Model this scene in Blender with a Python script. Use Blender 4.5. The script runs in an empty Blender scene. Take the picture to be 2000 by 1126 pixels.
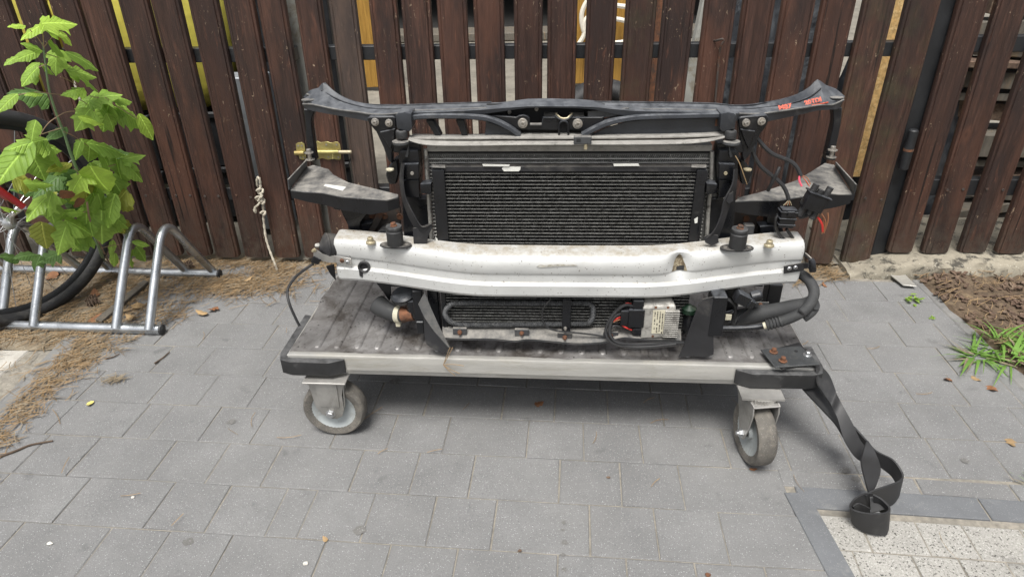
import bpy, bmesh, math, random
from mathutils import Vector, Matrix, noise as mnoise
random.seed(7)
SC = bpy.context.scene
COL = SC.collection
V = Vector
PI = math.pi

# ------------------------------------------------------------------ camera
FPX, PITCH, ROLL, CAMH = 1300.0, math.radians(29.07), math.radians(-1.0), 1.2
_cp, _sp, _cr, _sr = math.cos(PITCH), math.sin(PITCH), math.cos(ROLL), math.sin(ROLL)
_u0 = V((0, _sp, _cp))
CF = V((0, _cp, -_sp))
CR = _cr * V((1, 0, 0)) + _sr * _u0
CU = -_sr * V((1, 0, 0)) + _cr * _u0
CAMPOS = V((0, 0, CAMH))
cd = bpy.data.cameras.new('camera')
cam = bpy.data.objects.new('camera', cd)
COL.objects.link(cam)
cd.sensor_width = 36.0
cd.lens = FPX / 2000.0 * 36.0
cd.clip_start, cd.clip_end = 0.02, 500.0
cam.matrix_world = Matrix(((CR.x, CU.x, -CF.x, 0), (CR.y, CU.y, -CF.y, 0), (CR.z, CU.z, -CF.z, CAMH), (0, 0, 0, 1)))
SC.camera = cam

# ------------------------------------------------------------------ daylight (overcast)
SUN_EL, SUN_AZ = math.radians(66), math.radians(195)   # azimuth measured from +Y clockwise
w = bpy.data.worlds.new('World')
SC.world = w
w.use_nodes = True
wn = w.node_tree.nodes
wl = w.node_tree.links
wn.clear()
sky = wn.new('ShaderNodeTexSky')
sky.sky_type = 'NISHITA'
sky.sun_disc = False
sky.sun_elevation = SUN_EL
sky.sun_rotation = SUN_AZ
sky.air_density = 1.0
sky.dust_density = 4.0
hs = wn.new('ShaderNodeHueSaturation')
hs.inputs['Saturation'].default_value = 0.22        # grey overcast sky
bg = wn.new('ShaderNodeBackground')
bg.inputs['Strength'].default_value = 0.064
wo = wn.new('ShaderNodeOutputWorld')
wl.new(sky.outputs[0], hs.inputs['Color'])
wl.new(hs.outputs[0], bg.inputs[0])
wl.new(bg.outputs[0], wo.inputs[0])
sd = bpy.data.lights.new('sun', 'SUN')
sd.energy = 1.5
sd.angle = math.radians(24)
sd.color = (1.0, 0.97, 0.92)
sun = bpy.data.objects.new('sun', sd)
COL.objects.link(sun)
_sv = V((math.sin(SUN_AZ) * math.cos(SUN_EL), math.cos(SUN_AZ) * math.cos(SUN_EL), math.sin(SUN_EL)))
sun.rotation_euler = _sv.to_track_quat('Z', 'Y').to_euler()
SC.view_settings.view_transform = 'Standard'
SC.view_settings.look = 'None'
SC.view_settings.exposure = 1.48
SC.view_settings.gamma = 1.0
SC.view_settings.use_curve_mapping = False

# ------------------------------------------------------------------ pixel helpers: photo pixel -> place on a real plane
def _ray(u, v):
    return CF + (u - 1000) / FPX * CR - (v - 563) / FPX * CU

def rotz(p, a):
    c, s = math.cos(a), math.sin(a)
    return V((p[0] * c - p[1] * s, p[0] * s + p[1] * c, p[2]))

def on_depth(u, v, d, yaw=0.0):
    """point on the upright plane at distance d (frame turned by yaw degrees), in that frame's coordinates"""
    a = math.radians(yaw)
    n = V((math.sin(a), math.cos(a), 0))
    r = _ray(u, v)
    return rotz(CAMPOS + r * (d / r.dot(n)), a)

def on_level(u, v, z, yaw=0.0):
    r = _ray(u, v)
    return rotz(CAMPOS + r * ((z - CAMH) / r.z), math.radians(yaw))

# ------------------------------------------------------------------ materials
MATS = {}
class NT:
    def __init__(s, name):
        m = bpy.data.materials.new(name)
        m.use_nodes = True
        s.m, s.n, s.l = m, m.node_tree.nodes, m.node_tree.links
        s.b = s.n['Principled BSDF']
    def node(s, t, **kw):
        q = s.n.new(t)
        for k, v in kw.items():
            setattr(q, k, v)
        return q
    def pos(s, obj=False):
        if obj:
            return s.node('ShaderNodeTexCoord').outputs['Object']
        return s.node('ShaderNodeNewGeometry').outputs['Position']
    def mapping(s, vec, scale=(1, 1, 1), loc=None):
        q = s.node('ShaderNodeMapping')
        q.inputs['Scale'].default_value = scale
        s.l.new(vec, q.inputs['Vector'])
        if loc is not None:
            s.l.new(loc, q.inputs['Location'])
        return q.outputs[0]
    def noise(s, vec, scale, detail=4, rough=.6, dist=0.0):
        q = s.node('ShaderNodeTexNoise')
        q.inputs['Scale'].default_value = scale
        q.inputs['Detail'].default_value = detail
        q.inputs['Roughness'].default_value = rough
        q.inputs['Distortion'].default_value = dist
        s.l.new(vec, q.inputs['Vector'])
        return q.outputs['Fac']
    def voro(s, vec, scale, feature='F1', out='Distance'):
        q = s.node('ShaderNodeTexVoronoi', feature=feature)
        q.inputs['Scale'].default_value = scale
        s.l.new(vec, q.inputs['Vector'])
        return q.outputs[out]
    def ramp(s, fac, stops):
        q = s.node('ShaderNodeValToRGB')
        e = q.color_ramp.elements
        while len(e) < len(stops):
            e.new(.5)
        for i, (p, c) in enumerate(stops):
            e[i].position = p
            e[i].color = c if len(c) == 4 else (*c, 1)
        s.l.new(fac, q.inputs[0])
        return q.outputs[0]
    def mask(s, fac, lo, hi):
        q = s.node('ShaderNodeMapRange')
        q.inputs['From Min'].default_value = lo
        q.inputs['From Max'].default_value = hi
        s.l.new(fac, q.inputs['Value'])
        return q.outputs[0]
    def math(s, op, a, b=None):
        q = s.node('ShaderNodeMath', operation=op)
        for i, x in enumerate((a, b)):
            if x is None:
                continue
            if isinstance(x, (int, float)):
                q.inputs[i].default_value = x
            else:
                s.l.new(x, q.inputs[i])
        return q.outputs[0]
    def mix(s, fac, a, b, mode='MIX'):
        q = s.node('ShaderNodeMix', data_type='RGBA', blend_type=mode)
        for sock, x in ((q.inputs[0], fac), (q.inputs[6], a), (q.inputs[7], b)):
            if isinstance(x, (int, float)):
                sock.default_value = x
            elif isinstance(x, (tuple, list)):
                sock.default_value = (*x[:3], 1)
            else:
                s.l.new(x, sock)
        return q.outputs[2]
    def bump(s, h, dist=.002, strength=.5):
        q = s.node('ShaderNodeBump')
        q.inputs['Distance'].default_value = dist
        q.inputs['Strength'].default_value = strength
        s.l.new(h, q.inputs['Height'])
        s.l.new(q.outputs[0], s.b.inputs['Normal'])
    def set(s, color=None, rough=None, metal=None, spec=None):
        for nm, x in (('Base Color', color), ('Roughness', rough), ('Metallic', metal), ('Specular IOR Level', spec)):
            if x is None:
                continue
            if isinstance(x, (int, float)):
                s.b.inputs[nm].default_value = x
            elif isinstance(x, (tuple, list)):
                s.b.inputs[nm].default_value = (*x[:3], 1)
            else:
                s.l.new(x, s.b.inputs[nm])
    def up(s):
        g = s.node('ShaderNodeNewGeometry')
        x = s.node('ShaderNodeSeparateXYZ')
        s.l.new(g.outputs['Normal'], x.inputs[0])
        return x.outputs['Z']
    def rnd(s):
        return s.node('ShaderNodeObjectInfo').outputs['Random']

def pm(name, base, rough=.5, metal=0.0, var=.25, vscale=18, dirt=None, dirt_lo=.55, dirt_hi=.75, dscale=9, dust_sheen=0.0,
       dust_sheen_col=(.20, .185, .16), dust_sheen_lo=.25, bump=.0006, bscale=160, spec=.5, rvar=.15, specks=None, sscale=260, sthr=.32, rndvar=0.0, stretch=(1, 1, 1)):
    """general worn-surface material: colour drift, dirt patches, dusty film or painted sky sheen on upward faces, specks, fine relief"""
    t = NT(name)
    p = t.pos()
    if stretch != (1, 1, 1):
        p = t.mapping(p, stretch)
    n1 = t.noise(p, vscale, 5, .65)
    lo = tuple(c * (1 - var) for c in base)
    hi = tuple(min(1, c * (1 + var)) for c in base)
    col = t.ramp(n1, [(.28, lo), (.72, hi)])
    r = t.ramp(n1, [(.3, (rough - rvar * .5,) * 3), (.7, (min(1, rough + rvar * .5),) * 3)])
    if rndvar:
        k = t.mask(t.rnd(), 0, 1)
        col = t.mix(t.math('MULTIPLY', k, rndvar), col, tuple(c * .45 for c in base))
    if dirt:
        m = t.mask(t.noise(p, dscale, 6, .7, .4), dirt_lo, dirt_hi)
        col = t.mix(m, col, dirt)
        r = t.mix(m, r, (.85, .85, .85))
    if dust_sheen:
        m = t.math('MULTIPLY', t.mask(t.up(), dust_sheen_lo, .97), t.mask(t.noise(p, 40, 5, .7), .30, .62))
        m = t.math('MULTIPLY', m, dust_sheen)
        col = t.mix(m, col, dust_sheen_col)
        r = t.mix(m, r, (.9, .9, .9))
    if specks:
        m = t.mask(t.voro(p, sscale), sthr, sthr * .6)
        m = t.math('MULTIPLY', m, t.mask(t.noise(p, sscale * .35, 2, .5), .42, .62))
        col = t.mix(m, col, specks)
    t.set(col, r, metal, spec)
    if bump:
        t.bump(t.noise(p, bscale, 4, .6), bump, .6)
    MATS[name] = t.m
    return t.m

pm('plastic', (.0065, .007, .0088), .30, dust_sheen=.6, dust_sheen_col=(.12, .128, .142), dirt=(.05, .048, .044), dirt_lo=.60, dirt_hi=.9, dscale=22, bump=.0004, bscale=220, spec=.42)  # film on top faces tinted bluish to paint in the sky's sheen
pm('plastic_sheen', (.026, .029, .035), .38, var=.3, dust_sheen=.6, dust_sheen_lo=.4, dust_sheen_col=(.17, .178, .19), dirt=(.09, .09, .088), dirt_lo=.56, dirt_hi=.85, dscale=16, bump=.0005, bscale=200)  # paler blue-grey plastic: sky-lit sheen painted into base and top faces
pm('dust_grey', (.27, .26, .24), .7, var=.3, vscale=30, dirt=(.07, .066, .06), dirt_lo=.56, dirt_hi=.72, dscale=55, bump=.0008)
pm('rad_core', (.15, .148, .14), .8, var=.3, bump=0)
pm('rad_tube', (.60, .59, .56), .5, .2, var=.25, vscale=60, bump=0)
pm('plastic_dusty', (.045, .047, .05), .6, dust_sheen=.9, dust_sheen_col=(.26, .245, .22), dirt=(.14, .13, .115), dirt_lo=.5, dirt_hi=.8, bump=.0006)
pm('plastic_matte', (.02, .02, .022), .6, spec=.35, dust_sheen=.4, dirt=(.1, .095, .085), dirt_lo=.55, dirt_hi=.85, bump=.0008)
pm('rubber', (.017, .0172, .018), .58, var=.4, dirt=(.12, .12, .12), dirt_lo=.56, dirt_hi=.85, dscale=30, dust_sheen=.35, dust_sheen_col=(.22, .22, .22), bump=.001, bscale=120)
pm('strap_rubber', (.022, .022, .023), .55, var=.3, dirt=(.08, .078, .073), dirt_lo=.55, dirt_hi=.9, dscale=14, bump=.0003)
pm('hose_rubber', (.032, .033, .034), .75, var=.3, dirt=(.1, .1, .095), dirt_lo=.55, dirt_hi=.9, dscale=25, bump=.0006, bscale=300)
pm('alu', (.50, .49, .46), .40, .6, var=.15, vscale=6, stretch=(1, 1, 6), dirt=(.30, .28, .23), dirt_lo=.5, dirt_hi=.8, dscale=7, bump=.0003)
pm('alu_cast', (.42, .41, .38), .55, .6, var=.3, dirt=(.13, .12, .11), dirt_lo=.48, dirt_hi=.7, dscale=45, dust_sheen=.3, bump=.0012, bscale=120)
pm('deck', (.235, .228, .222), .46, .45, var=.35, vscale=9, dirt=(.06, .052, .046), dirt_lo=.42, dirt_hi=.64, dscale=7, specks=(.02, .018, .016), sscale=70, sthr=.22, bump=.0012, bscale=60)
pm('fork_steel', (.40, .39, .37), .5, .7, var=.2, vscale=14, dirt=(.2, .19, .165), dirt_lo=.5, dirt_hi=.8, bump=.0003)
pm('zinc', (.52, .53, .54), .33, .9, var=.15, vscale=25, dirt=(.3, .29, .27), dirt_lo=.55, dirt_hi=.85, bump=.0003)
pm('galv', (.46, .48, .5), .3, .9, var=.22, vscale=16, dirt=(.3, .3, .29), dirt_lo=.55, dirt_hi=.8, dscale=24, bump=.0004)
pm('wheel_rim', (.35, .375, .375), .55, .15, var=.15, dirt=(.2, .19, .17), dirt_lo=.52, dirt_hi=.8, dscale=30)
pm('wheel_tyre', (.105, .097, .085), .85, var=.35, vscale=30, dirt=(.2, .18, .15), dirt_lo=.5, dirt_hi=.75, dscale=40, specks=(.45, .43, .4), sscale=320, sthr=.2, bump=.001, bscale=140)
pm('bike_tyre', (.02, .02, .021), .6, var=.3, dirt=(.09, .085, .075), dirt_lo=.5, dirt_hi=.8, dscale=20, bump=.0008)
pm('white_beam', (.515, .52, .51), .36, .12, var=.10, vscale=8, dirt=(.40, .39, .355), dirt_lo=.56, dirt_hi=.84, dscale=9, dust_sheen=.85, dust_sheen_lo=.72, dust_sheen_col=(.27, .235, .18), specks=(.07, .05, .035), sscale=130, sthr=.2, bump=.0004, bscale=60)
pm('rust', (.14, .06, .03), .88, var=.5, vscale=60, dirt=(.05, .035, .028), dirt_lo=.48, dirt_hi=.65, dscale=40, bump=.002, bscale=180)
pm('rusty_steel', (.05, .042, .037), .7, .2, var=.4, dirt=(.13, .055, .028), dirt_lo=.5, dirt_hi=.66, dscale=22, bump=.001)
pm('bolt_steel', (.36, .34, .31), .45, .7, var=.25, vscale=60, dirt=(.17, .14, .1), dirt_lo=.5, dirt_hi=.75, dscale=60, bump=.0004)
pm('bolt_yellow', (.40, .35, .24), .5, .5, var=.2, vscale=50, dirt=(.2, .16, .1), dirt_lo=.52, dirt_hi=.8, dscale=50)
pm('brass', (.34, .30, .115), .38, .6, var=.3, vscale=26, dirt=(.38, .25, .1), dirt_lo=.52, dirt_hi=.75, dscale=18, bump=.0002)
pm('fin', (.22, .22, .215), .5, .4, var=.5, vscale=110, dirt=(.34, .34, .31), dirt_lo=.54, dirt_hi=.66, dscale=150, bump=.0008, bscale=320)
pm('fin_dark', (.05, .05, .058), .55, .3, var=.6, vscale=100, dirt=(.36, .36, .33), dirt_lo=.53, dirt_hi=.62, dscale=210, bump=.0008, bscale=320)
pm('fin_tube', (.23, .23, .22), .45, .5, var=.35, vscale=60, dirt=(.07, .068, .06), dirt_lo=.47, dirt_hi=.62, dscale=130)
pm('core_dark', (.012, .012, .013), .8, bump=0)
pm('plate', (.045, .048, .05), .48, .1, var=.2, dirt=(.1, .098, .09), dirt_lo=.55, dirt_hi=.8, dscale=30, specks=(.2, .2, .2), sscale=250, sthr=.2)
pm('paper', (.62, .62, .58), .8, var=.1, dirt=(.4, .38, .33), dirt_lo=.55, dirt_hi=.8, dscale=60, bump=0)
pm('label_cream', (.50, .47, .36), .7, var=.12, dirt=(.3, .27, .2), dirt_lo=.55, dirt_hi=.8, dscale=80, bump=0)
pm('ink', (.05, .045, .04), .8, bump=0, var=.1)
pm('marker_orange', (.46, .075, .035), .6, var=.3, vscale=200, bump=0, dirt=(.05, .03, .03), dirt_lo=.52, dirt_hi=.66, dscale=170)
pm('wire_red', (.42, .025, .02), .4, bump=0, var=.1)
pm('wire_pink', (.55, .08, .12), .4, bump=0, var=.1)
pm('wire_brown', (.2, .085, .04), .45, bump=0, var=.15)
pm('wire_black', (.018, .018, .019), .45, var=.3, dirt=(.1, .1, .095), dirt_lo=.6, dirt_hi=.9, dscale=40, bump=.0003)
pm('green_plastic', (.006, .022, .011), .5, dirt=(.06, .06, .05), bump=0)
pm('cream_plastic', (.5, .47, .36), .5, var=.12, dirt=(.25, .22, .15), dirt_lo=.5, dirt_hi=.75, dscale=50)
pm('iron_black', (.014, .015, .017), .5, .1, var=.3, dirt=(.05, .05, .05), dirt_lo=.6, dirt_hi=.9, bump=.0006)
pm('rope', (.46, .42, .34), .95, var=.3, vscale=120, dirt=(.25, .22, .17), dirt_lo=.5, dirt_hi=.75, dscale=50, bump=.002, bscale=300)
pm('red_paint', (.24, .012, .015), .35, var=.15)
pm('yellow_sack', (.50, .44, .075), .55, var=.25, vscale=7, dirt=(.4, .27, .03), dirt_lo=.55, dirt_hi=.75, dscale=5, bump=.004, bscale=30)
pm('ochre_wood', (.30, .165, .03), .5, var=.3, vscale=14, stretch=(6, 6, .6), bump=.0006)
pm('grey_wood', (.11, .098, .08), .85, var=.35, vscale=14, stretch=(5, 5, 1), dirt=(.17, .12, .07), dirt_lo=.52, dirt_hi=.7, dscale=5, bump=.001)
pm('osb', (.52, .33, .13), .8, var=.45, vscale=60, dirt=(.7, .5, .24), dirt_lo=.5, dirt_hi=.62, dscale=70, bump=.001)
pm('pale_paint', (.34, .34, .31), .6, var=.15, dirt=(.2, .17, .12), dirt_lo=.52, dirt_hi=.7, dscale=12)
pm('white_hose', (.68, .64, .55), .5, var=.1, bump=0)
pm('tarp', (.02, .022, .026), .35, var=.5, dirt=(.10, .11, .12), dirt_lo=.5, dirt_hi=.8, dscale=8, bump=.006, bscale=22)
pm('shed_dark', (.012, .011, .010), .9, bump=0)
pm('grey_metal', (.28, .30, .32), .5, .3, var=.15, dirt=(.16, .15, .14), dirt_lo=.55, dirt_hi=.8)
pm('joint', (.235, .215, .18), .95, var=.35, vscale=60, dirt=(.15, .14, .12), dirt_lo=.48, dirt_hi=.66, dscale=9, bump=.003, bscale=200)
pm('soil', (.21, .175, .125), .95, var=.35, vscale=20, dirt=(.12, .085, .05), dirt_lo=.46, dirt_hi=.66, dscale=9, specks=(.4, .37, .3), sscale=150, sthr=.25, bump=.006, bscale=70)
pm('soil_dark', (.10, .07, .045), .95, var=.4, vscale=26, dirt=(.2, .15, .09), dirt_lo=.52, dirt_hi=.7, dscale=20, bump=.008, bscale=60)
pm('yard', (.20, .183, .15), .95, var=.3, vscale=3.5, dirt=(.11, .10, .08), dirt_lo=.48, dirt_hi=.7, dscale=7, specks=(.12, .1, .08), sscale=60, sthr=.25, bump=.004, bscale=50)
pm('concrete', (.25, .225, .175), .92, var=.3, vscale=9, dirt=(.055, .05, .04), dirt_lo=.51, dirt_hi=.61, dscale=20, specks=(.42, .4, .34), sscale=110, sthr=.25, bump=.006, bscale=55)
pm('kerb', (.17, .168, .162), .9, var=.2, vscale=12, dirt=(.24, .23, .215), dirt_lo=.54, dirt_hi=.72, dscale=6, specks=(.42, .42, .4), sscale=380, sthr=.25, bump=.001)
pm('kerb_blue', (.125, .130, .137), .88, var=.14, vscale=10, dirt=(.24, .24, .23), dirt_lo=.55, dirt_hi=.8, dscale=9, specks=(.4, .41, .42), sscale=420, sthr=.22, bump=.0008)
pm('pale_slab', (.42, .40, .36), .92, var=.15, vscale=12, dirt=(.25, .235, .205), dirt_lo=.5, dirt_hi=.7, dscale=7, bump=.001)
pm('needle', (.26, .175, .09), .8, var=.45, vscale=30, bump=0, rndvar=.3)
pm('needle_grey', (.21, .17, .115), .9, var=.4, vscale=30, bump=0)
pm('bark', (.105, .068, .047), .9, var=.6, vscale=60, dirt=(.22, .165, .115), dirt_lo=.5, dirt_hi=.7, dscale=24, bump=.002)
pm('dead_leaf', (.22, .10, .045), .8, var=.35, vscale=30, dirt=(.16, .07, .03), dirt_lo=.5, dirt_hi=.7, dscale=40, rndvar=.5, bump=.001)
pm('tan_leaf', (.34, .23, .115), .8, var=.3, vscale=30, rndvar=.3, bump=.001)
pm('yellow_leaf', (.58, .50, .16), .7, var=.2, vscale=30, bump=.0005)
pm('twig', (.085, .06, .042), .9, var=.4, vscale=60, bump=.001)
pm('stone_pale', (.55, .53, .48), .8, var=.3, vscale=90, bump=.001)
pm('stem', (.16, .24, .12), .5, var=.2, vscale=40, bump=0)
pm('petiole', (.30, .20, .13), .5, var=.25, vscale=20, bump=0)

def wood(name, base, flecks=.0, green=0.0):
    t = NT(name)
    g = t.pos()
    r = t.rnd()
    off = t.node('ShaderNodeCombineXYZ')
    t.l.new(t.math('MULTIPLY', r, 37.0), off.inputs[0])
    t.l.new(t.math('MULTIPLY', r, 11.0), off.inputs[2])
    p = t.mapping(g, (1, 1, .045), off.outputs[0])
    grain = t.noise(p, 95, 6, .7, .6)
    broad = t.noise(t.mapping(g, (1, 1, .25), off.outputs[0]), 9, 4, .6)
    col = t.ramp(grain, [(.28, tuple(c * .30 for c in base)), (.5, base), (.72, tuple(c * 2.0 for c in base))])
    fine = t.noise(t.mapping(g, (1, 1, .03), off.outputs[0]), 320, 4, .75, .3)
    col = t.mix(t.mask(fine, .52, .72), col, tuple(c * .35 for c in base))
    col = t.mix(t.mask(broad, .38, .62), col, (base[0] * .42, base[1] * .50, base[2] * .62))
    col = t.mix(t.math('MULTIPLY', t.mask(t.noise(t.mapping(g, (1, 1, .3), off.outputs[0]), 5, 5, .7), .47, .68), .75), col, (base[0] * 1.9, base[1] * 1.7, base[2] * 1.5))
    rr = t.math('MULTIPLY', t.mask(r, .35, 1), .55)
    col = t.mix(rr, col, (base[0] * .45, base[1] * .45, base[2] * .5))
    # knots: a few dark eyes with a paler halo
    kv = t.voro(t.mapping(g, (1, 1, .55), off.outputs[0]), 6.5)
    col = t.mix(t.math('MULTIPLY', t.mask(kv, .16, .06), .6), col, (base[0] * 1.9, base[1] * 1.7, base[2] * 1.5))
    col = t.mix(t.mask(kv, .075, .03), col, tuple(c * .18 for c in base))
    # splash dirt low on the boards
    sx_ = t.node('ShaderNodeSeparateXYZ')
    t.l.new(g, sx_.inputs[0])
    sp = t.math('MULTIPLY', t.mask(sx_.outputs[2], .30, .03), t.mask(t.noise(g, 30, 5, .7), .35, .65))
    col = t.mix(t.math('MULTIPLY', sp, .6), col, (.085, .072, .056))
    # long cracks
    ck = t.mask(t.noise(t.mapping(g, (1, 1, .03), off.outputs[0]), 60, 2, .5, .3), .34, .27)
    col = t.mix(ck, col, tuple(c * .2 for c in base))
    # bare wood where the stain has been knocked off
    if flecks:
        f1 = t.noise(t.mapping(g, (1, 1, .5), off.outputs[0]), 130, 3, .55, 1.2)
        f2 = t.noise(g, 7, 3, .6)
        fm = t.math('MULTIPLY', t.mask(f1, .665, .70), t.mask(f2, .50, .62))
        col = t.mix(t.math('MULTIPLY', fm, flecks), col, (.42, .32, .22))
        f3 = t.noise(t.mapping(g, (1, 1, .16), off.outputs[0]), 70, 4, .6, .5)
        col = t.mix(t.math('MULTIPLY', t.mask(f3, .60, .74), flecks * .45), col, (base[0] * 3.0, base[1] * 2.6, base[2] * 2.3))
    if green:
        x = t.node('ShaderNodeSeparateXYZ')
        t.l.new(g, x.inputs[0])
        gm = t.math('MULTIPLY', t.mask(t.noise(g, 14, 4, .6), .45, .7), green)
        col = t.mix(gm, col, (.075, .085, .035))
    t.set(col, t.ramp(grain, [(.3, (.42,) * 3), (.7, (.68,) * 3)]), 0, .45)
    t.bump(t.math('ADD', grain, t.math('MULTIPLY', fine, .7)), .003, .75)
    MATS[name] = t.m
wood('fence_wood', (.052, .0243, .0163), .8)
wood('gate_wood', (.058, .0270, .0182), 1.0)
wood('gate_wood_mossy', (.057, .0275, .0185), .7, .22)
wood('fence_wood_grey', (.056, .040, .033), .9)
wood('edge_wood', (.045, .032, .022), .2, .5)

def paver_mat(name, base, light=(.5, .5, .5), dark=(.07, .07, .07), s_light=.30, s_dark=.22, rv=.30, sc=1.0):
    t = NT(name)
    g = t.pos()
    n1 = t.noise(g, 6, 4, .6)
    col = t.ramp(n1, [(.3, tuple(c * .86 for c in base)), (.7, tuple(c * 1.12 for c in base))])
    col = t.mix(t.math('MULTIPLY', t.rnd(), rv), col, tuple(c * .78 for c in base))
    n0 = t.noise(g, 22, 5, .7)
    col = t.mix(t.math('MULTIPLY', t.mask(n0, .5, .8), .55), col, tuple(c * .70 for c in base))
    n2 = t.noise(g, 340, 3, .7)
    col = t.mix(t.mask(n2, .46, .28), col, tuple(c * .62 for c in base))
    m = t.math('MULTIPLY', t.mask(t.voro(g, 300), s_light, s_light * .55), t.mask(t.noise(g, 170, 2, .5), .48, .60))
    col = t.mix(t.math('MULTIPLY', m, .85), col, light)
    m2 = t.math('MULTIPLY', t.mask(t.voro(g, 210 * sc), s_dark, s_dark * .55), t.mask(t.noise(g, 120 * sc, 2, .5), .54, .62))
    col = t.mix(m2, col, dark)
    du = t.mask(t.noise(g, 2.6, 5, .65), .45, .68)
    col = t.mix(t.math('MULTIPLY', du, .35), col, (base[0] * 1.25, base[1] * 1.24, base[2] * 1.21))
    st = t.mask(t.noise(g, 11, 4, .55), .655, .73)
    col = t.mix(t.math('MULTIPLY', st, .5), col, tuple(c * .55 for c in base))
    t.set(col, .88, 0, .35)
    t.bump(t.math('ADD', t.noise(g, 420, 3, .7), t.noise(g, 90, 4, .7)), .0022, .7)
    MATS[name] = t.m
paver_mat('paver', (.186, .186, .185))
paver_mat('paver_stain', (.152, .148, .141))
paver_mat('granite', (.33, .32, .295), light=(.50, .49, .46), dark=(.05, .045, .04), s_light=.5, s_dark=.66, rv=.2, sc=1.35)

def leaf_mat(name, base, back):
    t = NT(name)
    g = t.node('ShaderNodeTexCoord').outputs['Object']
    x = t.node('ShaderNodeSeparateXYZ')
    t.l.new(g, x.inputs[0])
    n = t.noise(g, 3.5, 4, .6)
    col = t.ramp(n, [(.3, tuple(c * .8 for c in base)), (.7, tuple(c * 1.25 for c in base))])
    col = t.mix(t.math('MULTIPLY', t.rnd(), .45), col, back)
    rib = t.math('ABSOLUTE', x.outputs[0])
    col = t.mix(t.mask(rib, .022, .008), col, tuple(min(1, c * 1.6 + .03) for c in base))
    # side veins
    vv = t.math('SUBTRACT', x.outputs[1], t.math('MULTIPLY', rib, .9))
    fr = t.math('ABSOLUTE', t.math('SUBTRACT', t.math('FRACT', t.math('MULTIPLY', vv, 7.0)), .5))
    col = t.mix(t.math('MULTIPLY', t.mask(fr, .07, .0), .25), col, tuple(min(1, c * 1.4 + .02) for c in base))
    t.set(col, .5, 0, .4)
    t.bump(t.math('ADD', t.mask(fr, 0, .2), t.mask(rib, 0, .04)), .02, .4)
    t.b.inputs['Transmission Weight'].default_value = 0
    tr = t.node('ShaderNodeBsdfTranslucent')
    t.l.new(col, tr.inputs[0])
    mx = t.node('ShaderNodeMixShader')
    mx.inputs[0].default_value = .45
    out = t.n['Material Output']
    t.l.new(t.b.outputs[0], mx.inputs[1])
    t.l.new(tr.outputs[0], mx.inputs[2])
    t.l.new(mx.outputs[0], out.inputs[0])
    MATS[name] = t.m
leaf_mat('leaf', (.30, .46, .075), (.20, .36, .06))
leaf_mat('leaf_young', (.42, .60, .085), (.34, .52, .07))
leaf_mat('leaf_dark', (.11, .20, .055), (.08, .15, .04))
leaf_mat('leaf_yellow', (.34, .36, .06), (.2, .27, .05))
leaf_mat('grass_blade', (.20, .36, .075), (.14, .28, .06))

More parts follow.
